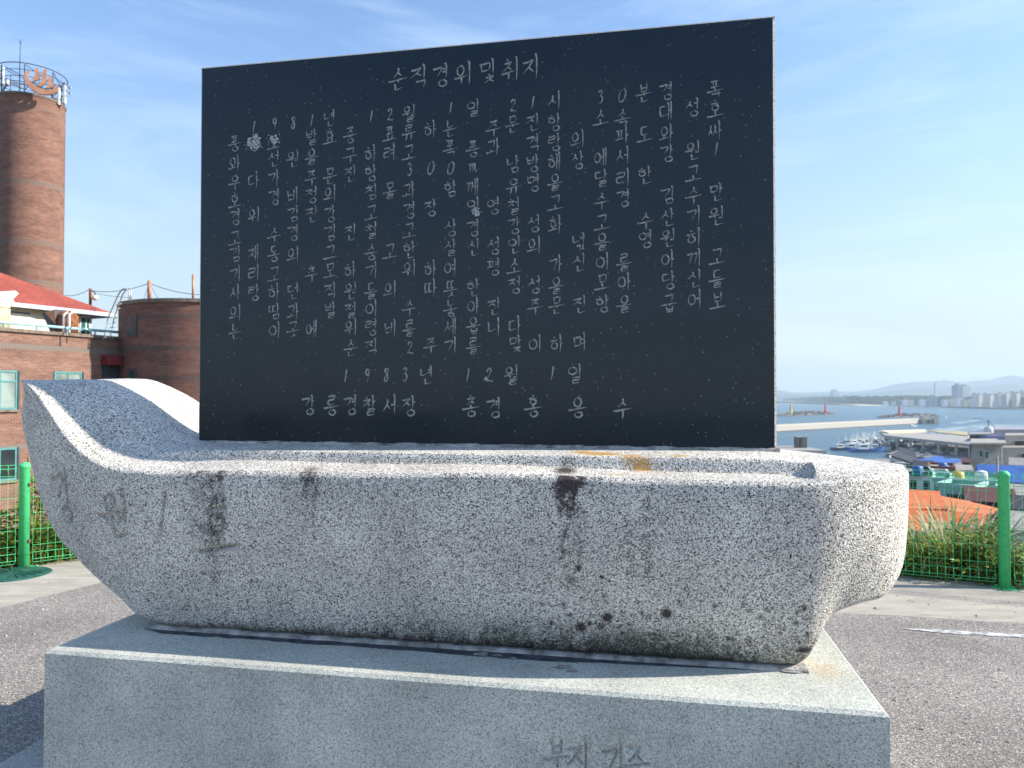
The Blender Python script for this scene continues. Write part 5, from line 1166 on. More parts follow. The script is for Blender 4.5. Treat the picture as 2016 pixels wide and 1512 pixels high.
rubble('breakwater', ((1530, 819.5), (1647, 815.5)), 9, 'detached rubble breakwater with a yellow and a red beacon', 'rock', 'rocklit')
rubble('breakwater', ((1733, 823), (1850, 819)), 8, 'dark rubble breakwater below the lone red lighthouse', 'rock')
def beacon(px, py0, py1, wpx, Y, m_, label):
    a, b_ = at_y(px, py1, Y), at_y(px, py0, Y); r = wpx/F*Y/2; h = b_.z-a.z; t_ = thing('beacon_tower', a, label, 'lighthouse')
    mb = MB(); mb.lathe(a, [(r*1.5, -3), (r*1.5, h*.12), (r*1.0, h*.2), (r*.82, h*.8), (0, h*.8)], 16); link('tower', mb, M[m_], t_, smooth=False)
    mb = MB(); mb.lathe(a, [(r*1.15, h*.8), (r*1.15, h*.84), (0, h*.84)], 16); link('gallery', mb, M[m_], t_)
    mb = MB(); mb.lathe(a, [(r*.55, h*.84), (r*.55, h*.95), (0, h)], 12); link('lantern', mb, M[m_], t_)
beacon(1557, 795, 812, 4.2, 1290, 'yellow', 'yellow beacon tower at the left end of the detached breakwater'); beacon(1625, 794, 810, 3.6, 1300, 'red', 'small red beacon tower at the right end of the detached breakwater')
beacon(1770.5, 799, 815, 4.4, 1190, 'red', 'lone red lighthouse on the dark rubble breakwater')
# quay with a dark hut at the harbour mouth
q0 = sea_pt(1500, 884, 1.8); q1 = sea_pt(1603, 887, 1.8); mb = MB(); mb.obox(Vector((q0.x-60, q0.y-30, SEA-3)), (q1.x-q0.x+60, 0, 0), (0, 38, 0), (0, 0, 6.2)); tag(link('quay_block', mb, M['roofgrey'], base=q0), 'grey concrete quay seen just beyond the tablet edge', 'quay')
P = at_y(1579, 872, q0.y-10); hut = thing('quay_hut', (P.x, P.y, SEA+3.2), 'small dark hut on the quay beyond the tablet', 'hut'); wv = 20/F*P.y; hb = at_y(1579, 861, P.y).z
mb = MB(); mb.box(P.x-wv/2, P.x+wv/2, P.y, P.y+5, SEA+3.2, hb); link('walls', mb, M['rock'], hut); mb = MB(); mb.box(P.x-wv/2-.3, P.x+wv/2+.3, P.y-.3, P.y+5.3, hb, hb+.4); link('roof', mb, M['roofgrey'], hut)
mb = MB(); mb.box(P.x-wv*.3, P.x-wv*.02, P.y-.06, P.y, SEA+3.4, hb-.5); link('door', mb, M['roofdark'], hut)

# far shore: low land, beach, pine wood, city
SH = [(1480, 788.2), (1560, 790.5), (1600, 793.0), (1655, 796.5), (1690, 798.5), (1760, 799.5), (1850, 802), (1930, 804), (2016, 807), (2200, 812)]
def shore_curve(dy, z): return [sea_pt(px, py+dy)+Vector((0, 0, z)) for px, py in SH]
w0 = shore_curve(0, .15); w1 = [p+Vector((0, 55, 2.2)) for p in w0]; w2 = [p+Vector((0, 150+p.y*.02, 3.4)) for p in w0]; k = len(w0)
mb = MB(); mb.add(w0+w1+w2, [(i, i+1, k+i+1, k+i) for i in range(k-1)]+[(k+i, k+i+1, 2*k+i+1, 2*k+i) for i in range(k-1)]); struct('beach', mb, M['sand'])
w3 = [p+Vector((0, 10, .4)) for p in w2]; w4 = [Vector((p.x*1.6, 9300, SEA+4)) for p in w0]
mb = MB(); mb.add(w2+w3+w4, [(i, i+1, k+i+1, k+i) for i in range(k-1)]+[(k+i, k+i+1, 2*k+i+1, 2*k+i) for i in range(k-1)]); struct('far_shore', mb, M['pine'])
sp = [(1655, 797.5), (1676, 799.6), (1720, 799.8), (1720, 797), (1690, 794.5)]
# hills
def ridge(pts, Y, depth, nm):
    mb = MB(); xs_ = np.linspace(pts[0][0], pts[-1][0], 170); rows_ = []
    for j, (dd, kk) in enumerate(((-depth, 0), (-depth*.72, .26), (-depth*.45, .52), (-depth*.2, .82), (0, 1.0), (depth*.4, .6), (depth, 0))):
        r_ = []
        for px in xs_:
            py = np.interp(px, [p[0] for p in pts], [p[1] for p in pts]); P = at_y(px, py, Y); hgt = max(2, P.z-SEA)
            nz_ = noise.noise(Vector((px*.02, j*.7, 2)))*.10+noise.noise(Vector((px*.07, j*1.7, 5)))*.05+noise.noise(Vector((px*.22, j*1.7, 5)))*.02
            r_.append((P.x*(1+dd/Y*.0), Y+dd, SEA+hgt*max(0, kk*(1+nz_*(1.6 if 0 < kk < 1 else .35)))))
        rows_.append(r_)
    n_ = len(xs_); mb.add([p for r_ in rows_ for p in r_], [(j*n_+i, j*n_+i+1, (j+1)*n_+i+1, (j+1)*n_+i) for j in range(len(rows_)-1) for i in range(n_-1)])
    return struct(nm, mb, M['hill'], smooth=True)
ridge([(1100, 768), (1300, 760), (1440, 764), (1520, 766), (1540, 769), (1558, 772.5), (1590, 773), (1625, 771), (1680, 771), (1720, 766.5), (1755, 758), (1800, 752), (1835, 750), (1862, 747.5), (1885, 753), (1905, 751), (1925, 748), (1950, 747.5), (1975, 742), (1995, 739), (2016, 743), (2060, 752), (2150, 745), (2300, 760)], 8200, 900, 'hills')
ridge([(1100, 775), (1480, 775), (1560, 778), (1640, 777), (1700, 775), (1760, 769), (1830, 763), (1880, 765), (1930, 761), (1990, 756), (2060, 760), (2200, 764)], 6600, 500, 'foothills')
# pine wood along the beach: one far mass
mb = MB()
ICO = None
def blob(mb, c_, rx_, rz_):
    L0 = len(mb.v); n_ = 7
    for j in range(4):
        ph = math.pi*(j+.5)/4
        for i in range(n_):
            a = 2*math.pi*i/n_; q = 1+random.uniform(-.25, .25); mb.v.append((c_[0]+rx_*math.sin(ph)*math.cos(a)*q, c_[1]+rx_*math.sin(ph)*math.sin(a)*q, c_[2]+rz_*math.cos(ph)*q))
    f = [(L0+j*n_+i, L0+(j+1)*n_+i, L0+(j+1)*n_+(i+1) % n_, L0+j*n_+(i+1) % n_) for j in range(3) for i in range(n_)]+[tuple(L0+i for i in range(n_))]
    mb.f += f; mb.uv += [[(0, 0)]*len(q) for q in f]
TOPW = [(1560, 784), (1600, 781.5), (1660, 780.5), (1700, 780), (1740, 780), (1790, 779), (1830, 780), (1900, 781), (2016, 783), (2100, 783)]
for _ in range(1500):
    px = random.uniform(1545, 2110); base = np.interp(px, [p[0] for p in SH], [p[1] for p in SH]); q = sea_pt(px, base); Y = q.y+150+q.y*.02+random.uniform(10, 330); d = ray(px, 790); x = d[0]/d[1]*Y
    hz = max(6, (at_y(px, np.interp(px, [p[0] for p in TOPW], [p[1] for p in TOPW]), q.y+200).z-SEA)*random.uniform(.55, 1.05)); r = random.uniform(9, 20)
    blob(mb, (x, Y, SEA+max(4, hz-r*.6)), r, r*.62)
tag(link('pine_wood', mb, M['pine']), 'dark band of pine wood along the far beach', 'wood', kind='stuff')
def city_mat(name, c, win):
    m, n, l, b = mat(name); t = N(n, 'ShaderNodeTexCoord'); k = N(n, 'ShaderNodeTexBrick'); k.offset = 0; k.inputs['Scale'].default_value = 1; k.inputs['Brick Width'].default_value = 3.6; k.inputs['Row Height'].default_value = 3.0; k.inputs['Mortar Size'].default_value = .75
    k.inputs['Color1'].default_value = (*win, 1); k.inputs['Color2'].default_value = (*[x*1.4 for x in win], 1); k.inputs['Mortar'].default_value = (*c, 1); l(t.outputs['UV'], k.inputs['Vector']); l(k.outputs[0], b.inputs['Base Color']); b.inputs['Roughness'].default_value = .6
    return m
CM = [city_mat('pale apartment facade', (.66, .63, .58), (.22, .24, .26)), city_mat('beige apartment facade', (.62, .54, .44), (.22, .22, .22)), city_mat('grey tower facade', (.36, .38, .42), (.14, .16, .19)), city_mat('white hotel facade', (.74, .74, .73), (.30, .33, .36))]
def block(px, py, wpx, Y, m_, label, dep=18, group=None, name='apartment_block', base=SEA+3, parts=True, rot=0):
    a = at_y(px, py, Y); wm = wpx/F*Y; t_ = thing(name, (a.x, a.y, base), label, 'building', group)
    ca, sa = math.cos(rot), math.sin(rot)
    mb = MB(); mb.obox(Vector((a.x-wm/2, a.y, base)), (wm*ca, wm*sa, 0), (-dep*sa, dep*ca, 0), (0, 0, a.z-base)); link('wall', mb, m_, t_)
    mb = MB(); mb.obox(Vector((a.x-wm*.2, a.y+dep*.3, a.z)), (wm*.4, 0, 0), (0, dep*.4, 0), (0, 0, (a.z-base)*.07+1)); link('roof_house', mb, M['roofgrey'], t_); return t_
block(1890, 758.5, 11, 2350, CM[2], 'tall grey tower block dominating the far shore', 30); block(1903, 760, 16, 2420, CM[3], 'pale stepped tower joined to the tall grey block', 30); block(1911, 768, 7, 2440, CM[3], 'lower pale step to the right of the tall grey tower', 26)
block(1646, 768.5, 9, 3600, CM[3], 'tall white hotel block standing over the pine wood', 40); block(1655, 776, 14, 3650, CM[3], 'low white wing beside the hotel over the pine wood', 40); block(1838, 779.5, 13, 2280, CM[2], 'dark grey block beside the crane on the far beach', 22)
ap = [(1922, 776, 9), (1932, 777, 9), (1943, 775.5, 10), (1954, 778, 9), (1963, 776.5, 8), (1973, 774, 10), (1978, 778, 6), (1986, 775, 10), (1997, 772.5, 10), (2006, 774, 9), (2016, 771, 11), (2028, 773, 10), (2042, 772, 11)]
rw = ['leftmost', 'second', 'third', 'fourth', 'fifth', 'sixth', 'seventh, narrow', 'eighth', 'ninth', 'tenth', 'eleventh, tallest', 'twelfth', 'thirteenth']
for i, (px, py, w_) in enumerate(ap): block(px, py, w_, 2080+40*(i % 3), CM[i % 2 if i != 6 else 2], rw[i]+' apartment block counted from the left in the far shore row', 16, 'apartment blocks in a row on the far shore', rot=.25 if i % 2 else -.15)
lo = [(1745, 790, 8, 2500), (1761, 791, 6, 2500), (1783, 787, 9, 2400), (1795, 788, 10, 2400), (1818, 787, 12, 2350), (1830, 789, 8, 2300), (1862, 787, 9, 2250), (1876, 786, 10, 2250), (1890, 785, 12, 2200), (1902, 788, 10, 2150), (1915, 787, 9, 2150)]
for i, (px, py, w_, Y) in enumerate(lo): block(px, py, w_, Y, CM[(i*2+3) % 4], ('first', 'second', 'third', 'fourth', 'fifth', 'sixth', 'seventh', 'eighth', 'ninth', 'tenth', 'eleventh')[i]+' low building from the left among the trees behind the beach', 14, 'low buildings behind the far beach', name='beach_house')
P = at_y(1840, 787, 2280); cr2 = thing('tower_crane', (P.x, P.y, SEA+3), 'thin tower crane standing among the far shore buildings', 'crane'); tp = at_y(1840, 755, 2280)
mb = MB(); mb.tube([Vector((P.x, P.y, SEA+3)), tp], .9, 4); link('mast', mb, M['darksteel'], cr2); mb = MB(); mb.tube([at_y(1838, 765, 2280), at_y(1844, 751, 2280)], .7, 4); link('jib', mb, M['darksteel'], cr2)
for px, py in ((1873, 817), (1885, 818), (1751, 807)):
    P = sea_pt(px, py); by = thing('harbour_buoy', P, {1873: 'yellow buoy right of the pier head', 1885: 'small buoy beyond the motor boat wake', 1751: 'tiny buoy left of the lone red lighthouse'}[px], 'buoy'); mb = MB(); mb.lathe(P, [(1.3, -.3), (1.3, .7), (.5, 1.2), (.3, 4.6), (0, 4.8)], 10); link('float', mb, M['yellow'], by)

# --- boats
def boat_mesh(root, L_, hullm, cabm):
    o = Vector(root['_b']); n_ = 9; rows_ = []
    for i in range(n_):
        t_ = i/(n_-1); x = (t_-.5)*L_; w_ = .16*L_*math.sin(math.pi*min(1, .35+t_*.65))**.6*(1 if t_ < .999 else 0)+.02; sh = .10*L_+.10*L_*max(0, t_-.55)**1.5*2.2
        rows_.append([o+Vector(v) for v in ((x, -w_, sh), (x-.01*L_, -w_*.75, .0), (x-.02*L_, 0, -.05*L_), (x-.01*L_, w_*.75, 0), (x, w_, sh))])
    mb = MB(); mb.add([p for r_ in rows_ for p in r_], [(i*5+j, (i+1)*5+j, (i+1)*5+j+1, i*5+j+1) for i in range(n_-1) for j in range(4)]+[(0, 1, 2, 3, 4)]); link('hull', mb, M[hullm], root)
    mb = MB(); mb.add([rows_[i][j]-Vector((0, 0, .03*L_)) for i in range(n_) for j in (0, 4)], [(2*i, 2*i+2, 2*i+3, 2*i+1) for i in range(n_-1)]); link('deck', mb, M['roofgrey'], root)
    mb = MB(); mb.box(o.x-.32*L_, o.x-.02*L_, o.y-.09*L_, o.y+.09*L_, o.z+.07*L_, o.z+.24*L_); cb = link('cabin', mb, M[cabm], root, bevel=.1)
    mb = MB(); mb.box(o.x-.025*L_, o.x-.015*L_, o.y-.075*L_, o.y+.075*L_, o.z+.16*L_, o.z+.22*L_); mb.box(o.x-.28*L_, o.x-.06*L_, o.y-.094*L_, o.y-.088*L_, o.z+.16*L_, o.z+.21*L_); link('cabin_window', mb, M['darkpane'], cb)
    mb = MB(); mb.tube([o+Vector((-.2*L_, 0, .24*L_)), o+Vector((-.2*L_, 0, .5*L_))], .010*L_, 5); link('aerial', mb, M['white'], root)
    mb = MB(); mb.tube([o+Vector((.12*L_, 0, .08*L_)), o+Vector((.12*L_, 0, .52*L_))], .012*L_, 5); mb.tube([o+Vector((.12*L_, 0, .48*L_)), o+Vector((.46*L_, 0, .22*L_))], .006*L_, 4); link('mast', mb, M['white'], root)
M['boatblue'] = paint('blue hull paint', (.03, .12, .36)); M['boatwhite'] = paint('white hull paint', (.7, .7, .7)); M['boatteal'] = paint('pale teal hull paint', (.22, .42, .46)); M['boatdark'] = paint('dark hull paint', (.04, .05, .08))
blist = [(1661, 886, 'boatdark', 'white', .1, 13, 'dark hulled fishing boat at the left end of the moored boats'), (1672, 884, 'boatwhite', 'white', .5, 11, 'white fishing boat second from the left of the moored boats'), (1684, 886, 'boatblue', 'white', 0, 14, 'blue fishing boat third from the left of the moored boats'), (1697, 884, 'boatwhite', 'cream', -.3, 13, 'white fishing boat with cream cabin behind the long blue boat'),
         (1709, 890, 'boatblue', 'white', .06, 17, 'long blue hulled fishing boat nearest among the moored boats'), (1717, 883, 'boatteal', 'white', .3, 13, 'pale teal fishing boat beside the first market roof column'), (1728, 887, 'boatwhite', 'white', -.2, 13, 'white fishing boat beside the market roof end'), (1740, 883, 'boatblue', 'cream', .2, 13, 'blue fishing boat with cream cabin under the market roof end'),
         (1752, 880, 'boatwhite', 'white', .4, 12, 'white fishing boat seen between the first roof columns'), (1764, 881, 'boatdark', 'white', -.1, 12, 'dark fishing boat seen between the roof columns'), (1690, 879, 'boatwhite', 'white', 1.2, 11, 'small white boat far side of the moored boats'), (1779, 879, 'boatwhite', 'cream', .2, 12, 'white boat with cream cabin deeper under the market roof')]
wordsb = ('leftmost', 'second from left', 'third from left', 'fourth from left', 'fifth from left', 'sixth from left', 'seventh from left', 'eighth from left', 'ninth from left', 'rightmost')
for row, (y0, x0, nb, nm_) in enumerate(((876.5, 1676, 8, 'far row of the moored boats'), (872.5, 1690, 8, 'outermost row of the moored boats'), (868, 1752, 10, 'row under the market roof'))):
    for i in range(nb):
        hm_i = random.choice(('boatwhite', 'boatdark', 'boatblue', 'boatteal', 'boatdark')); cl_ = {'boatwhite': 'white', 'boatblue': 'blue', 'boatteal': 'pale teal', 'boatdark': 'dark'}[hm_i]
        blist.append((x0+i*(9.5 if row < 2 else 15)+random.uniform(-2, 2), y0+random.uniform(-1, 1)+(i*.9 if row == 2 else 0), hm_i, random.choice(('white', 'cream')), random.uniform(-.6, .6), random.uniform(12, 15), cl_+' fishing boat, '+wordsb[i if i < nb-1 else 9]+' in the '+nm_))
for px, py, hm, cm_, rz, L_, lb in blist:
    L_ *= 1.25
    P = sea_pt(px, py); t_ = thing('fishing_boat', P, lb, 'boat', 'fishing boats moored by the market'); boat_mesh(t_, L_, hm, cm_); t_.rotation_euler = (0, 0, rz)
for px, py, L_, rz, lb in ((1926, 825.5, 13, 2.6, 'small white motor boat trailing a wake in the harbour mouth'), (1797, 840, 10, .3, 'small white boat just below the sea wall near its end'), (1862, 822, 9, .5, 'tiny boat right of the pier head'), (1758, 812, 8, .2, 'tiny white boat left of the lone red lighthouse')):
    P = sea_pt(px, py); t_ = thing('motor_boat', P, lb, 'boat'); boat_mesh(t_, L_, 'boatwhite', 'white'); t_.rotation_euler = (0, 0, rz)

# --- market hall: long flat roof on columns
rz_ = SEA+9.2
def roofp(px, py, z=rz_): return at_z(px, py, z)
rn0, rn1 = roofp(1742, 857), roofp(1990, 882); rb0, rb1 = roofp(1731, 849), roofp(1990, 862)
mk_ = thing('market_hall', (rn0.x, rn0.y, SEA+2), 'long flat grey market roof on columns beside the harbour', 'market hall')
mb = MB(); mb.prism([rn0, rn1, rb1, rb0], (0, 0, -1.5)); link('roof', mb, M['roofgrey'], mk_)
M['creamroof'] = paint('cream roof sheet', (.66, .56, .36), .7)
mb = MB(); c0, c1, c2, c3 = roofp(1733, 847.5, rz_+1.2), roofp(1822, 845, rz_+1.2), roofp(1822, 850, rz_+.6), roofp(1750, 852, rz_+.6); mb.prism([c0, c1, c2, c3], (0, 0, -.6)); link('skylight_roof', mb, M['creamroof'], mk_)
mb = MB(); c0, c1, c2, c3 = roofp(1826, 846.5, rz_+1.4), roofp(1905, 850, rz_+1.4), roofp(1905, 857, rz_+.6), roofp(1850, 851, rz_+.6); mb.prism([c0, c1, c2, c3], (0, 0, -.6)); link('skylight_roof', mb, noisy('ochre roof sheet', (.36, .30, .16), (.52, .44, .26), .3, .8), mk_)
for i, px in enumerate((1747, 1771, 1797, 1822, 1853, 1888, 1915)):
    q = roofp(px, np.interp(px, (1742, 1990), (857, 882))); q = q+Vector((0, 2.5, 0)); mb = MB(); mb.box(q.x-.6, q.x+.6, q.y-.6, q.y+.6, SEA-1, rz_-1.5); link('column', mb, M['pier'], mk_)
for i, px in enumerate((1760, 1790, 1818, 1839, 1868, 1895)):
    q = roofp(px, np.interp(px, (1731, 1990), (849, 862))); q = q+Vector((0, -3, 0)); mb = MB(); mb.box(q.x-.6, q.x+.6, q.y-.6, q.y+.6, SEA-1, rz_-1.5); link('column', mb, M['cream'], mk_)
# quay apron under and in front of the market
a = sea_pt(1752, 897, 2.0); mb = MB(); qpts = [at_z(1745, 893, SEA+1.9), at_z(2200, 940, SEA+1.9), at_z(2200, 862, SEA+1.9), at_z(1840, 862, SEA+1.9)]; mb.prism(qpts, (0, 0, -4)); struct('quay', mb, M['town'])
def car_mesh(root, c, L_=4.2):
    o = Vector(root['_b']); mb = MB(); prof = [(-2.1, .35), (-2.1, .85), (-1.2, .95), (2.0, .85), (2.1, .35)]
    mb.prism([o+Vector((x, -.85, z)) for x, z in prof], (0, 1.7, 0)); link('body', mb, c, root, bevel=.08)
    mb = MB(); mb.prism([o+Vector((x, -.76, z)) for x, z in ((-1.9, .9), (-1.5, 1.45), (.4, 1.48), (1.15, .93))], (0, 1.52, 0)); link('cabin', mb, M['darkpane'], root, bevel=.06)
    mb = MB(); mb.box(o.x-1.45, o.x+.35, o.y-.72, o.y+.72, o.z+1.44, o.z+1.52); link('roof_panel', mb, c, root)
    for sx in (-1.3, 1.3):
        for sy in (-.86, .66):
            mb = MB(); mb.tube([o+Vector((sx, sy, .34)), o+Vector((sx, sy+.2, .34))], .33, 12); link('wheel', mb, M['wire'], root)
cars = [paint('white car paint', (.7, .7, .7), .3), paint('silver car paint', (.4, .41, .43), .3), paint('dark car paint', (.03, .035, .045), .3), paint('blue car paint', (.05, .12, .30), .3)]
cn_ = ('white', 'silver', 'dark', 'blue'); protos = []
crow = [(1806, 895, 0, 2), (1816, 893, 2, 2), (1825, 896, 1, 2), (1835, 894, 3, 2), (1842, 890, 0, 2), (1851, 893, 0, 2), (1860, 896, 2, 2), (1869, 891, 1, 2), (1877, 895, 0, 2), (1884, 892, 2, 2), (1892, 897, 1, 2), (1899, 893, 0, 2), (1814, 901, 1, 1), (1903, 899, 3, 1)]
crow += [(1800+i*8.2, 886+(i % 3)*1.3, (0, 2, 1, 0, 3, 0, 1, 2, 0, 1, 0, 2)[i], 3) for i in range(12)]
pr_ = {}
words = ('first', 'second', 'third', 'fourth', 'fifth', 'sixth', 'seventh', 'eighth', 'ninth', 'tenth', 'eleventh', 'twelfth', 'thirteenth', 'last')
for i, (px, py, c_, _) in enumerate(crow):
    P = at_z(px, py, SEA+1.95); lb = cn_[c_]+' car parked before the market roof, '+words[i]+' from the left end' if i < 14 else cn_[c_]+' car in the back row nearest the market columns, '+words[i-14]+' from its left'
    if c_ not in pr_:
        t_ = thing('parked_car', P, lb, 'car', 'cars parked before the market roof'); car_mesh(t_, cars[c_]); pr_[c_] = t_; t_.rotation_euler = (0, 0, 1.2+.2*(i % 3))
    else: dup(pr_[c_], P, 1.2+.2*(i % 3), 1, lb)

# --- town buildings below the hill
def gz(P): return terr_z(P.x, P.y)-1.2
def house(px0, px1, pyt, Y, dep, rot, wallm, label, roof='flat', roofm='roofgrey', rh=1.6, eave=.4, wins=0, winm='darkpane', name='town_house', zbot=None, fascia=None, shutter=None, wrows=1):
    a = at_y(px0, pyt, Y); zt_ = a.z; o = Vector((a.x, Y, 0)); d0 = ray((px0+px1)/2, 779); rot = rot-math.atan2(d0[0], d0[1])
    dx = Vector((math.cos(rot), math.sin(rot), 0)); dy = Vector((-math.sin(rot), math.cos(rot), 0)); d1 = ray(px1, 779); k1 = d1[0]/d1[1]; w_ = (k1*o.y-o.x)/(dx.x-k1*dx.y)
    z0 = min(gz(o), gz(o+dx*w_), gz(o+dx*w_+dy*dep), gz(o+dy*dep)) if zbot is None else zbot
    t_ = thing(name, (o.x, o.y, z0), label, 'house' if name == 'town_house' else 'building')
    mb = MB(); mb.obox(o+Vector((0, 0, z0)), dx*w_, dy*dep, Vector((0, 0, zt_-z0))); wl = link('wall', mb, M[wallm], t_)
    P = lambda s, d, z: o+dx*s+dy*d+Vector((0, 0, z))
    if roof == 'flat':
        mb = MB(); mb.obox(P(-.15, -.15, zt_), dx*(w_+.3), dy*.3, Vector((0, 0, .45))); mb.obox(P(-.15, dep-.15, zt_), dx*(w_+.3), dy*.3, Vector((0, 0, .45))); mb.obox(P(-.15, .15, zt_), dx*.3, dy*(dep-.3), Vector((0, 0, .45))); mb.obox(P(w_-.15, .15, zt_), dx*.3, dy*(dep-.3), Vector((0, 0, .45))); link('parapet', mb, M[fascia or wallm], t_)
        mb = MB(); mb.obox(P(.15, .15, zt_), dx*(w_-.3), dy*(dep-.3), Vector((0, 0, .05))); link('roof', mb, M[roofm], t_)
    else:
        e = eave; A, B_, C_, D_ = P(-e, -e, zt_), P(w_+e, -e, zt_), P(w_+e, dep+e, zt_), P(-e, dep+e, zt_); hp = min(dep/2+e, w_/2) if roof == 'hip' else 0
        R1, R2 = P(-e+hp, dep/2, zt_+rh), P(w_+e-hp, dep/2, zt_+rh); sl_ = math.hypot(dep/2+e, rh); W2 = w_+2*e; mb = MB()
        mb.add([A, B_, R2, R1], [(0, 1, 2, 3)], [[(0, 0), (W2, 0), (W2-hp, sl_), (hp, sl_)]]); mb.add([C_, D_, R1, R2], [(0, 1, 2, 3)], [[(0, 0), (W2, 0), (W2-hp, sl_), (hp, sl_)]])
        mb.add([B_, C_, R2], [(0, 1, 2)], [[(0, 0), (dep, 0), (dep/2, sl_)]]); mb.add([D_, A, R1], [(0, 1, 2)], [[(0, 0), (dep, 0), (dep/2, sl_)]]); d_ = Vector((0, 0, .22)); mb.add([A-d_, B_-d_, C_-d_, D_-d_, A, B_, C_, D_], [(3, 2, 1, 0), (0, 1, 5, 4), (1, 2, 6, 5), (2, 3, 7, 6), (3, 0, 4, 7)]); rf_ = link('roof', mb, M[roofm], t_)
        if fascia: mb = MB(); mb.obox(P(-e-.05, -e-.12, zt_-.3), dx*(W2+.1), dy*.12, Vector((0, 0, .28))); link('gutter', mb, M[fascia], t_)
    for r_ in range(wrows):
        for i in range(wins):
            s_ = w_*(i+.5)/wins; ww = min(1.5, w_/wins*.5); zz = zt_-1.9-r_*3.0; mb = MB(); mb.obox(P(s_-ww/2-.08, -.07, zz-.08), dx*(ww+.16), dy*.09, Vector((0, 0, 1.36))); f_ = link('window', mb, M['white' if wallm != 'mint' else 'teal'], t_)
            mb = MB(); mb.obox(P(s_-ww/2, -.09, zz), dx*ww, dy*.03, Vector((0, 0, 1.2))); link('pane', mb, M[winm], f_)
    return t_
M['mint'] = noisy('mint green wall', (.22, .42, .36), (.36, .56, .48), .6, .85); M['deepgreen'] = noisy('green roof coating', (.03, .17, .12), (.06, .26, .18), .5, .8); M['greywall'] = noisy('stained grey render', (.22, .21, .185), (.36, .34, .30), .35, .9, detail=9); M['whitewall'] = noisy('dirty white wall', (.42, .43, .43), (.62, .63, .62), .6, .85); M['brownwall'] = noisy('red brown brick wall', (.14, .06, .045), (.22, .10, .075), 2, .9)
# orange roofed house just below the fence
Y = 52; th = house(1700, 2040, 1036, Y, 5.0, .10, 'whitewall', 'low white house with a large orange tiled roof just below the hill', 'gable', 'rooforange', 1.05, .4, 5, 'darkpane', fascia='teal')
A = at_y(1640, 962, 61); mb = MB(); zt_ = at_y(1700, 1034, Y).z
hs = thing('town_house', at_y(1690, 990, 58), 'orange roofed upper block rising behind the low orange roof near the boat stern', 'house')
def tilted(px_py_Y, th_, name, m_, par):
    pts = [at_y(*q) for q in px_py_Y]; a, b_, d_ = pts[0], pts[1], pts[-1]; mb = MB(); u_ = (b_-a).length; v_ = (d_-a).length
    mb.add(pts, [tuple(range(len(pts)))], [[(0, 0), (u_, 0), (u_, v_), (0, v_)][:len(pts)]]); mb.prism([p-Vector((0, 0, .02)) for p in pts], (0, 0, -th_)); return link(name, mb, M[m_], par)
tilted([(1680, 1003, 54.6), (1868, 1001, 54.6), (1850, 972, 61), (1680, 964, 61)], .38, 'roof', 'rooforange', hs)
tilted([(1680, 965, 62), (1850, 973, 62), (1851, 967, 62.6), (1680, 958, 62.6)], .2, 'ridge_cap', 'rooforange', hs)
a, b_ = at_y(1680, 993, 58), at_y(1848, 989, 58); mb = MB(); mb.box(a.x, b_.x-1, 58.3, 60, gz(Vector((a.x, 66, 0))), a.z-.1); link('wall', mb, M['whitewall'], hs)
hs2 = thing('town_house', at_y(1910, 1000, 64), 'orange gabled roof with pale verge descending toward the right fence post', 'house')
tilted([(1846, 1000, 59), (1930, 1016, 59), (1912, 987, 66), (1850, 976, 66)], .22, 'roof', 'rooforange', hs2); tilted([(1918, 1013, 59), (2030, 1034, 57), (2030, 1016, 66), (1912, 988, 66)], .22, 'roof', 'rooforange', hs2)
a, b_ = at_y(1852, 990, 61), at_y(2030, 1016, 61); mb = MB(); mb.box(a.x+1, b_.x, 61.5, 64, gz(Vector((b_.x, 68, 0))), b_.z-.3); link('wall', mb, M['whitewall'], hs2)
house(1785, 1836, 934, 98, 9, .05, 'whitewall', 'white two storey house with a dark green fascia left of the mint house', 'flat', 'roofgrey', fascia='greenpane', wins=2, wrows=3)
house(1838, 1872, 947, 88, 7, .0, 'mint', 'mint green house with white balcony below the brown wall', 'flat', 'deepgreen', wins=2, wrows=2); house(1870, 1962, 948, 84, 9, -.12, 'mint', 'long mint green house with green flat roof left of the fence post', 'flat', 'deepgreen', wins=4, wrows=2)
house(1846, 1916, 958, 78, 5, -.25, 'mint', 'lower mint green annex with sloping parapet wall', 'flat', 'deepgreen', wins=1); house(1908, 1992, 985, 72, 7, .05, 'brownwall', 'dark brown house with maroon tiled roof beside the fence post', 'gable', 'roofmaroon', 1.0, .4, 2)
house(1934, 2070, 946, 100, 8, .10, 'whitewall', 'white walled shed with a bright blue roof right of the fence post', 'gable', 'roofblue', 1.9, .4, 1); house(1828, 1878, 922, 124, 8, .0, 'brownwall', 'red brown brick wall house below the blue roof', 'flat', 'roofgrey', wins=2)
bs = thing('blue_roof_shed', at_y(1850, 905, 150), 'open shed with a bright blue tilted roof before the parked cars', 'shed'); tilted([(1806, 905, 146), (1846, 919, 138), (1894, 905, 146), (1846, 897.5, 156)], .35, 'roof', 'roofblue', bs)
a, b_ = at_y(1815, 908, 147), at_y(1880, 908, 147); mb = MB(); mb.box(a.x+2, b_.x-2, 146, 149, gz(Vector((a.x, 152, 0))), a.z-.8); link('wall', mb, M['roofdark'], bs)
dk = thing('dark_roof_house', at_y(1795, 905, 165), 'house with dark slate roofs behind the boat stern', 'house'); tilted([(1755, 897, 160), (1820, 919, 150), (1812, 905, 165), (1765, 888, 172)], .3, 'roof', 'roofdark', dk); tilted([(1768, 893, 176), (1806, 902, 170), (1797, 886, 182), (1770, 880, 186)], .3, 'roof', 'roofdark', dk)
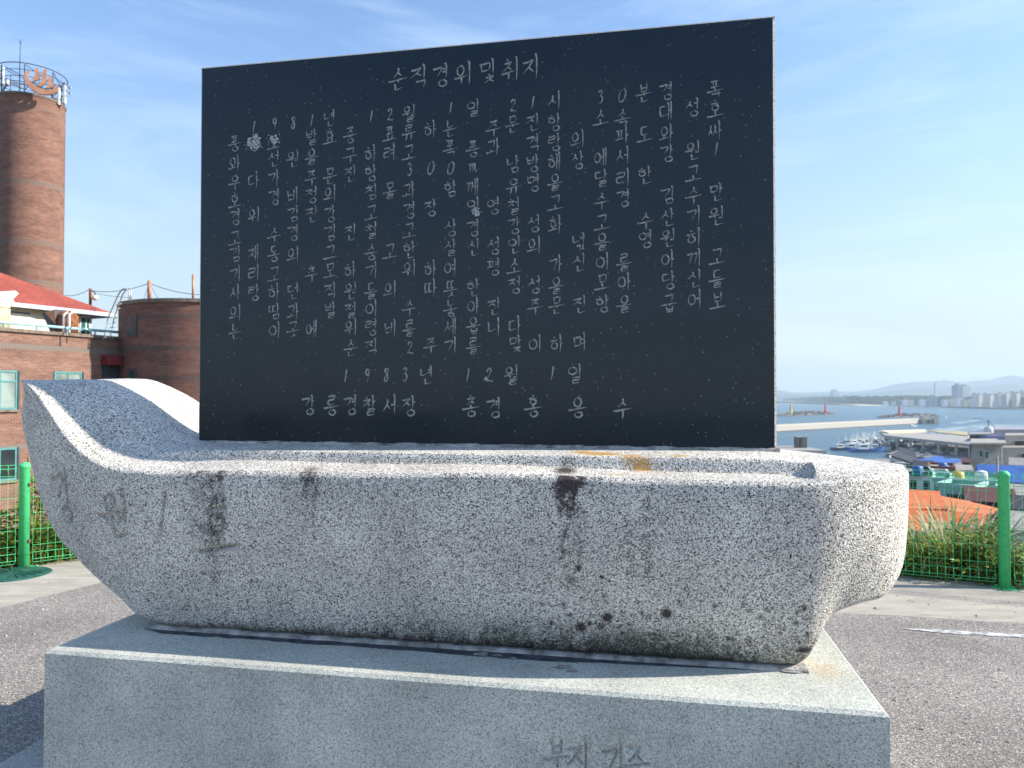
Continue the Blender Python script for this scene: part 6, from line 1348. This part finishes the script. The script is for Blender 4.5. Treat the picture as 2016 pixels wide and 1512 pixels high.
a, b_ = at_y(1764, 900, 166), at_y(1812, 912, 166); mb = MB(); mb.box(a.x+1, b_.x-2, 164, 170, gz(Vector((b_.x, 178, 0))), b_.z-.1); link('wall', mb, M['whitewall'], dk)
# big grey building
gb = thing('grey_building', at_y(1950, 930, 150), 'large stained grey concrete building with tall narrow windows on the right', 'building'); Y = 150
def gwall(px0, px1, pyt, Y_, dep, m_, flare=0, name='wall'):
    a, b_ = at_y(px0, pyt, Y_), at_y(px1, pyt, Y_); z0 = gz(Vector((a.x, Y_+dep, 0))); mb = MB(); f_ = flare/F*Y_
    fr_ = [Vector((a.x-f_, Y_, z0)), Vector((b_.x, Y_, z0)), Vector((b_.x, Y_, b_.z)), Vector((a.x, Y_, a.z))]; d0 = ray((px0+px1)/2, 779); mb.prism(fr_, (d0[0]/d0[1]*dep, dep, 0)); return link(name, mb, M[m_], gb)
gwall(1914, 1974, 875, 150, 14, 'greywall', 22); gwall(1974, 2060, 881, 152, 12, 'greywall'); gwall(1978, 2060, 857, 158, 10, 'greywall')
for px0, px1, py0, py1 in ((1928, 1934, 887, 899), (1939.5, 1946, 889, 902), (1930, 1936, 914, 923), (1940, 1947, 916, 925), (1997, 2016, 868, 884), (2011, 2030, 893, 915)):
    yy = 149.9 if px0 < 1974 else (157.9 if py1 < 886 else 151.9); a, b_ = at_y(px0, py1, yy), at_y(px1, py0, yy); mb = MB(); mb.box(a.x-.15, b_.x+.15, yy-.06, yy+.05, a.z-.15, b_.z+.15); f_ = link('window', mb, M['steel'], gb); mb = MB(); mb.box(a.x, b_.x, yy-.1, yy-.07, a.z, b_.z); link('pane', mb, M['greenpane' if px0 < 1990 else 'darkpane'], f_)
a, b_ = at_y(1908, 875, 149), at_y(1980, 877, 149); mb = MB(); mb.obox(Vector((a.x, 148.8, a.z)), (b_.x-a.x, 0, 0), (9.6, 15, 0), (0, 0, .35)); link('roof_edge', mb, M['roofgrey'], gb)
P = at_y(1971.5, 920, 148.5); P2 = at_y(1971.5, 878, 148.5); mb = MB(); mb.tube([P, P2], .16, 8); link('drain_pipe', mb, M['steel'], gb)
# purple grey long building behind it and a dark glazed one
M['lilac'] = noisy('lilac grey sheet wall', (.24, .22, .26), (.34, .32, .37), .2, .8)
def far_block(px0, px1, pyt, pyb, Y_, dep, m_, label, name='warehouse'):
    a, b_ = at_y(px0, pyt, Y_), at_y(px1, pyt, Y_); t_ = thing(name, (a.x, Y_, a.z), label, 'warehouse'); mb = MB(); d0 = ray((px0+px1)/2, 779); sk = Vector((d0[0]/d0[1]*dep, dep, 0)); mb.obox(Vector((a.x, Y_, SEA)), (b_.x-a.x, 0, 0), sk, (0, 0, a.z-SEA)); link('wall', mb, M[m_], t_); mb = MB(); mb.obox(Vector((a.x-.4, Y_-.4, a.z)), (b_.x-a.x+.8, 0, 0), sk*1.03, (0, 0, .5)); link('roof', mb, M['roofgrey' if m_ != 'lilac' else 'lilac'], t_); return t_
far_block(1938, 2100, 847, 880, 420, 30, 'lilac', 'long lilac grey warehouse behind the grey building'); t_ = far_block(1909, 1948, 856, 866, 330, 12, 'roofdark', 'dark glazed office with blue roof at the end of the market roof', 'office')
a, b_ = at_y(1941, 866, 325), at_y(1978, 866, 325); mb = MB(); mb.box(a.x, b_.x, 325, 331, a.z-6, at_y(1941, 858.5, 325).z); link('annex', mb, paint('slate blue sheet roof', (.08, .10, .24), .5), t_)
for i in range(4):
    a = at_y(1912+i*8.5, 864, 329.8); b_ = at_y(1918+i*8.5, 858.5, 329.8); mb = MB(); mb.box(a.x, b_.x, 329.7, 330, a.z, b_.z); link('window', mb, M['darkpane'], t_)
P = at_y(1946, 849, 415); mt = thing('roof_mast', P, 'small dark mast with dome on the lilac warehouse', 'mast'); mb = MB(); mb.lathe(P, [(2.4, -1), (2.4, 1.2), (1.4, 2.6), (0, 3)], 12); link('dome', mb, M['whitewall'], mt); mb = MB(); mb.tube([P+Vector((0, 0, 2.5)), P+Vector((0, 0, 6.5))], .25, 5); mb.tube([P+Vector((0, 0, 6)), P+Vector((4, 0, 1.4))], .15, 4); link('pole', mb, M['darksteel'], mt)
house(1985, 2060, 1040, 48, 6, .1, 'mint', 'pale green house with grey roof right of the right fence post', 'gable', 'roofgrey', .8, .4, 2); house(1994, 2080, 978, 90, 8, .05, 'whitewall', 'white house with grey roof right of the mint house', 'gable', 'roofgrey', 1.2, .4, 2); house(1985, 2070, 1000, 66, 6, .0, 'brownwall', 'brown house with slate roof just right of the right fence post', 'gable', 'roofdark', .9, .4, 1)
house(1752, 1790, 903, 230, 9, .0, 'whitewall', 'white quayside store behind the dark slate roof', 'flat', 'roofgrey', wins=3); house(1895, 1912, 910, 175, 7, .0, 'brownwall', 'small red brown store left of the stained grey building', 'gable', 'roofmaroon', .8, .3, 1)
house(1880, 1912, 925, 128, 6, .1, 'greywall', 'low grey lean-to in front of the stained grey building', 'gable', 'roofgrey', .7, .3, 1); house(1800, 1834, 918, 132, 6, .0, 'greywall', 'grey workshop with slate roof behind the white two storey house', 'gable', 'roofdark', .9, .3, 1)
house(1838, 1866, 934, 112, 5, .05, 'whitewall', 'small white annex under the red brown brick wall', 'flat', 'deepgreen', wins=1); house(1925, 1962, 962, 80, 4, .0, 'mint', 'green roofed stair block on the long mint house', 'flat', 'deepgreen', wins=1)
house(1990, 2050, 915, 118, 5, .0, 'whitewall', 'white walled house with pale tiled roof above the blue roof', 'gable', 'roofgrey', 1.0, .3, 2)
for px, py, Y_, lb, mk in ((1806, 931, 97, 'blue plastic water tank on the white two storey house', 'boatblue'), (1886, 944, 86, 'yellow water tank on the left of the mint roof', 'yellow'), (1932, 943, 86, 'white water tank on the right of the mint roof', 'white'), (1856, 920, 126, 'blue plastic water tank on the red brown wall house', 'boatblue')):
    P = at_y(px, py+5, Y_); t_ = thing('water_tank', P, lb, 'tank'); mb = MB(); mb.lathe(P, [(0, 0), (.62, 0), (.66, .5), (.62, 1.0), (.5, 1.2), (.2, 1.3), (0, 1.3)], 14); link('tank_body', mb, M[mk], t_, smooth=True); mb = MB(); mb.tube([P+Vector((.7, 0, 0)), P+Vector((.7, 0, 1.1)), P+Vector((.4, 0, 1.2))], .05, 6); link('pipe', mb, M['steel'], t_)
for px, py0, Y_, lb in ((1964.5, 898, 86, 'tall grey utility pole just left of the right fence post'), (1879, 915, 140, 'pale leaning street pole beside the blue roof')):
    a = at_y(px, 1000, Y_); b_ = at_y(px-1, py0, Y_); z0 = gz(a); t_ = thing('utility_pole', (a.x, a.y, z0), lb, 'pole'); mb = MB(); mb.tube([Vector((a.x, a.y, z0)), b_], .17, 10, .12); link('shaft', mb, M['roofgrey'], t_, smooth=True); mb = MB(); mb.box(b_.x-.8, b_.x+.8, b_.y-.05, b_.y+.05, b_.z-.7, b_.z-.6); link('cross_arm', mb, M['steel'], t_)
cable(at_y(1964, 901, 86), at_y(1880, 925, 120), .6, 'sagging cable from the utility pole toward the blue roof', .02); cable(at_y(1964, 903, 86), at_y(2060, 930, 80), .5, 'sagging cable from the utility pole to the right', .02)

# ---------------------------------------------------------------- damp air over the sea
mb = MB(); mb.box(-9800, 12800, -300, 9900, -41, 275)
hm_ = bpy.data.materials.new('damp air'); hm_.use_nodes = True; hn = hm_.node_tree.nodes; hn.clear()
ho = hn.new('ShaderNodeOutputMaterial'); pv = hn.new('ShaderNodeVolumePrincipled'); pv.inputs['Density'].default_value = 1.5e-4; pv.inputs['Color'].default_value = (.66, .84, 1, 1); pv.inputs['Anisotropy'].default_value = .15
hm_.node_tree.links.new(pv.outputs[0], ho.inputs['Volume'])
o = link('haze', mb, hm_); o['kind'] = 'stuff'; o['label'] = 'pale damp air over the harbour'
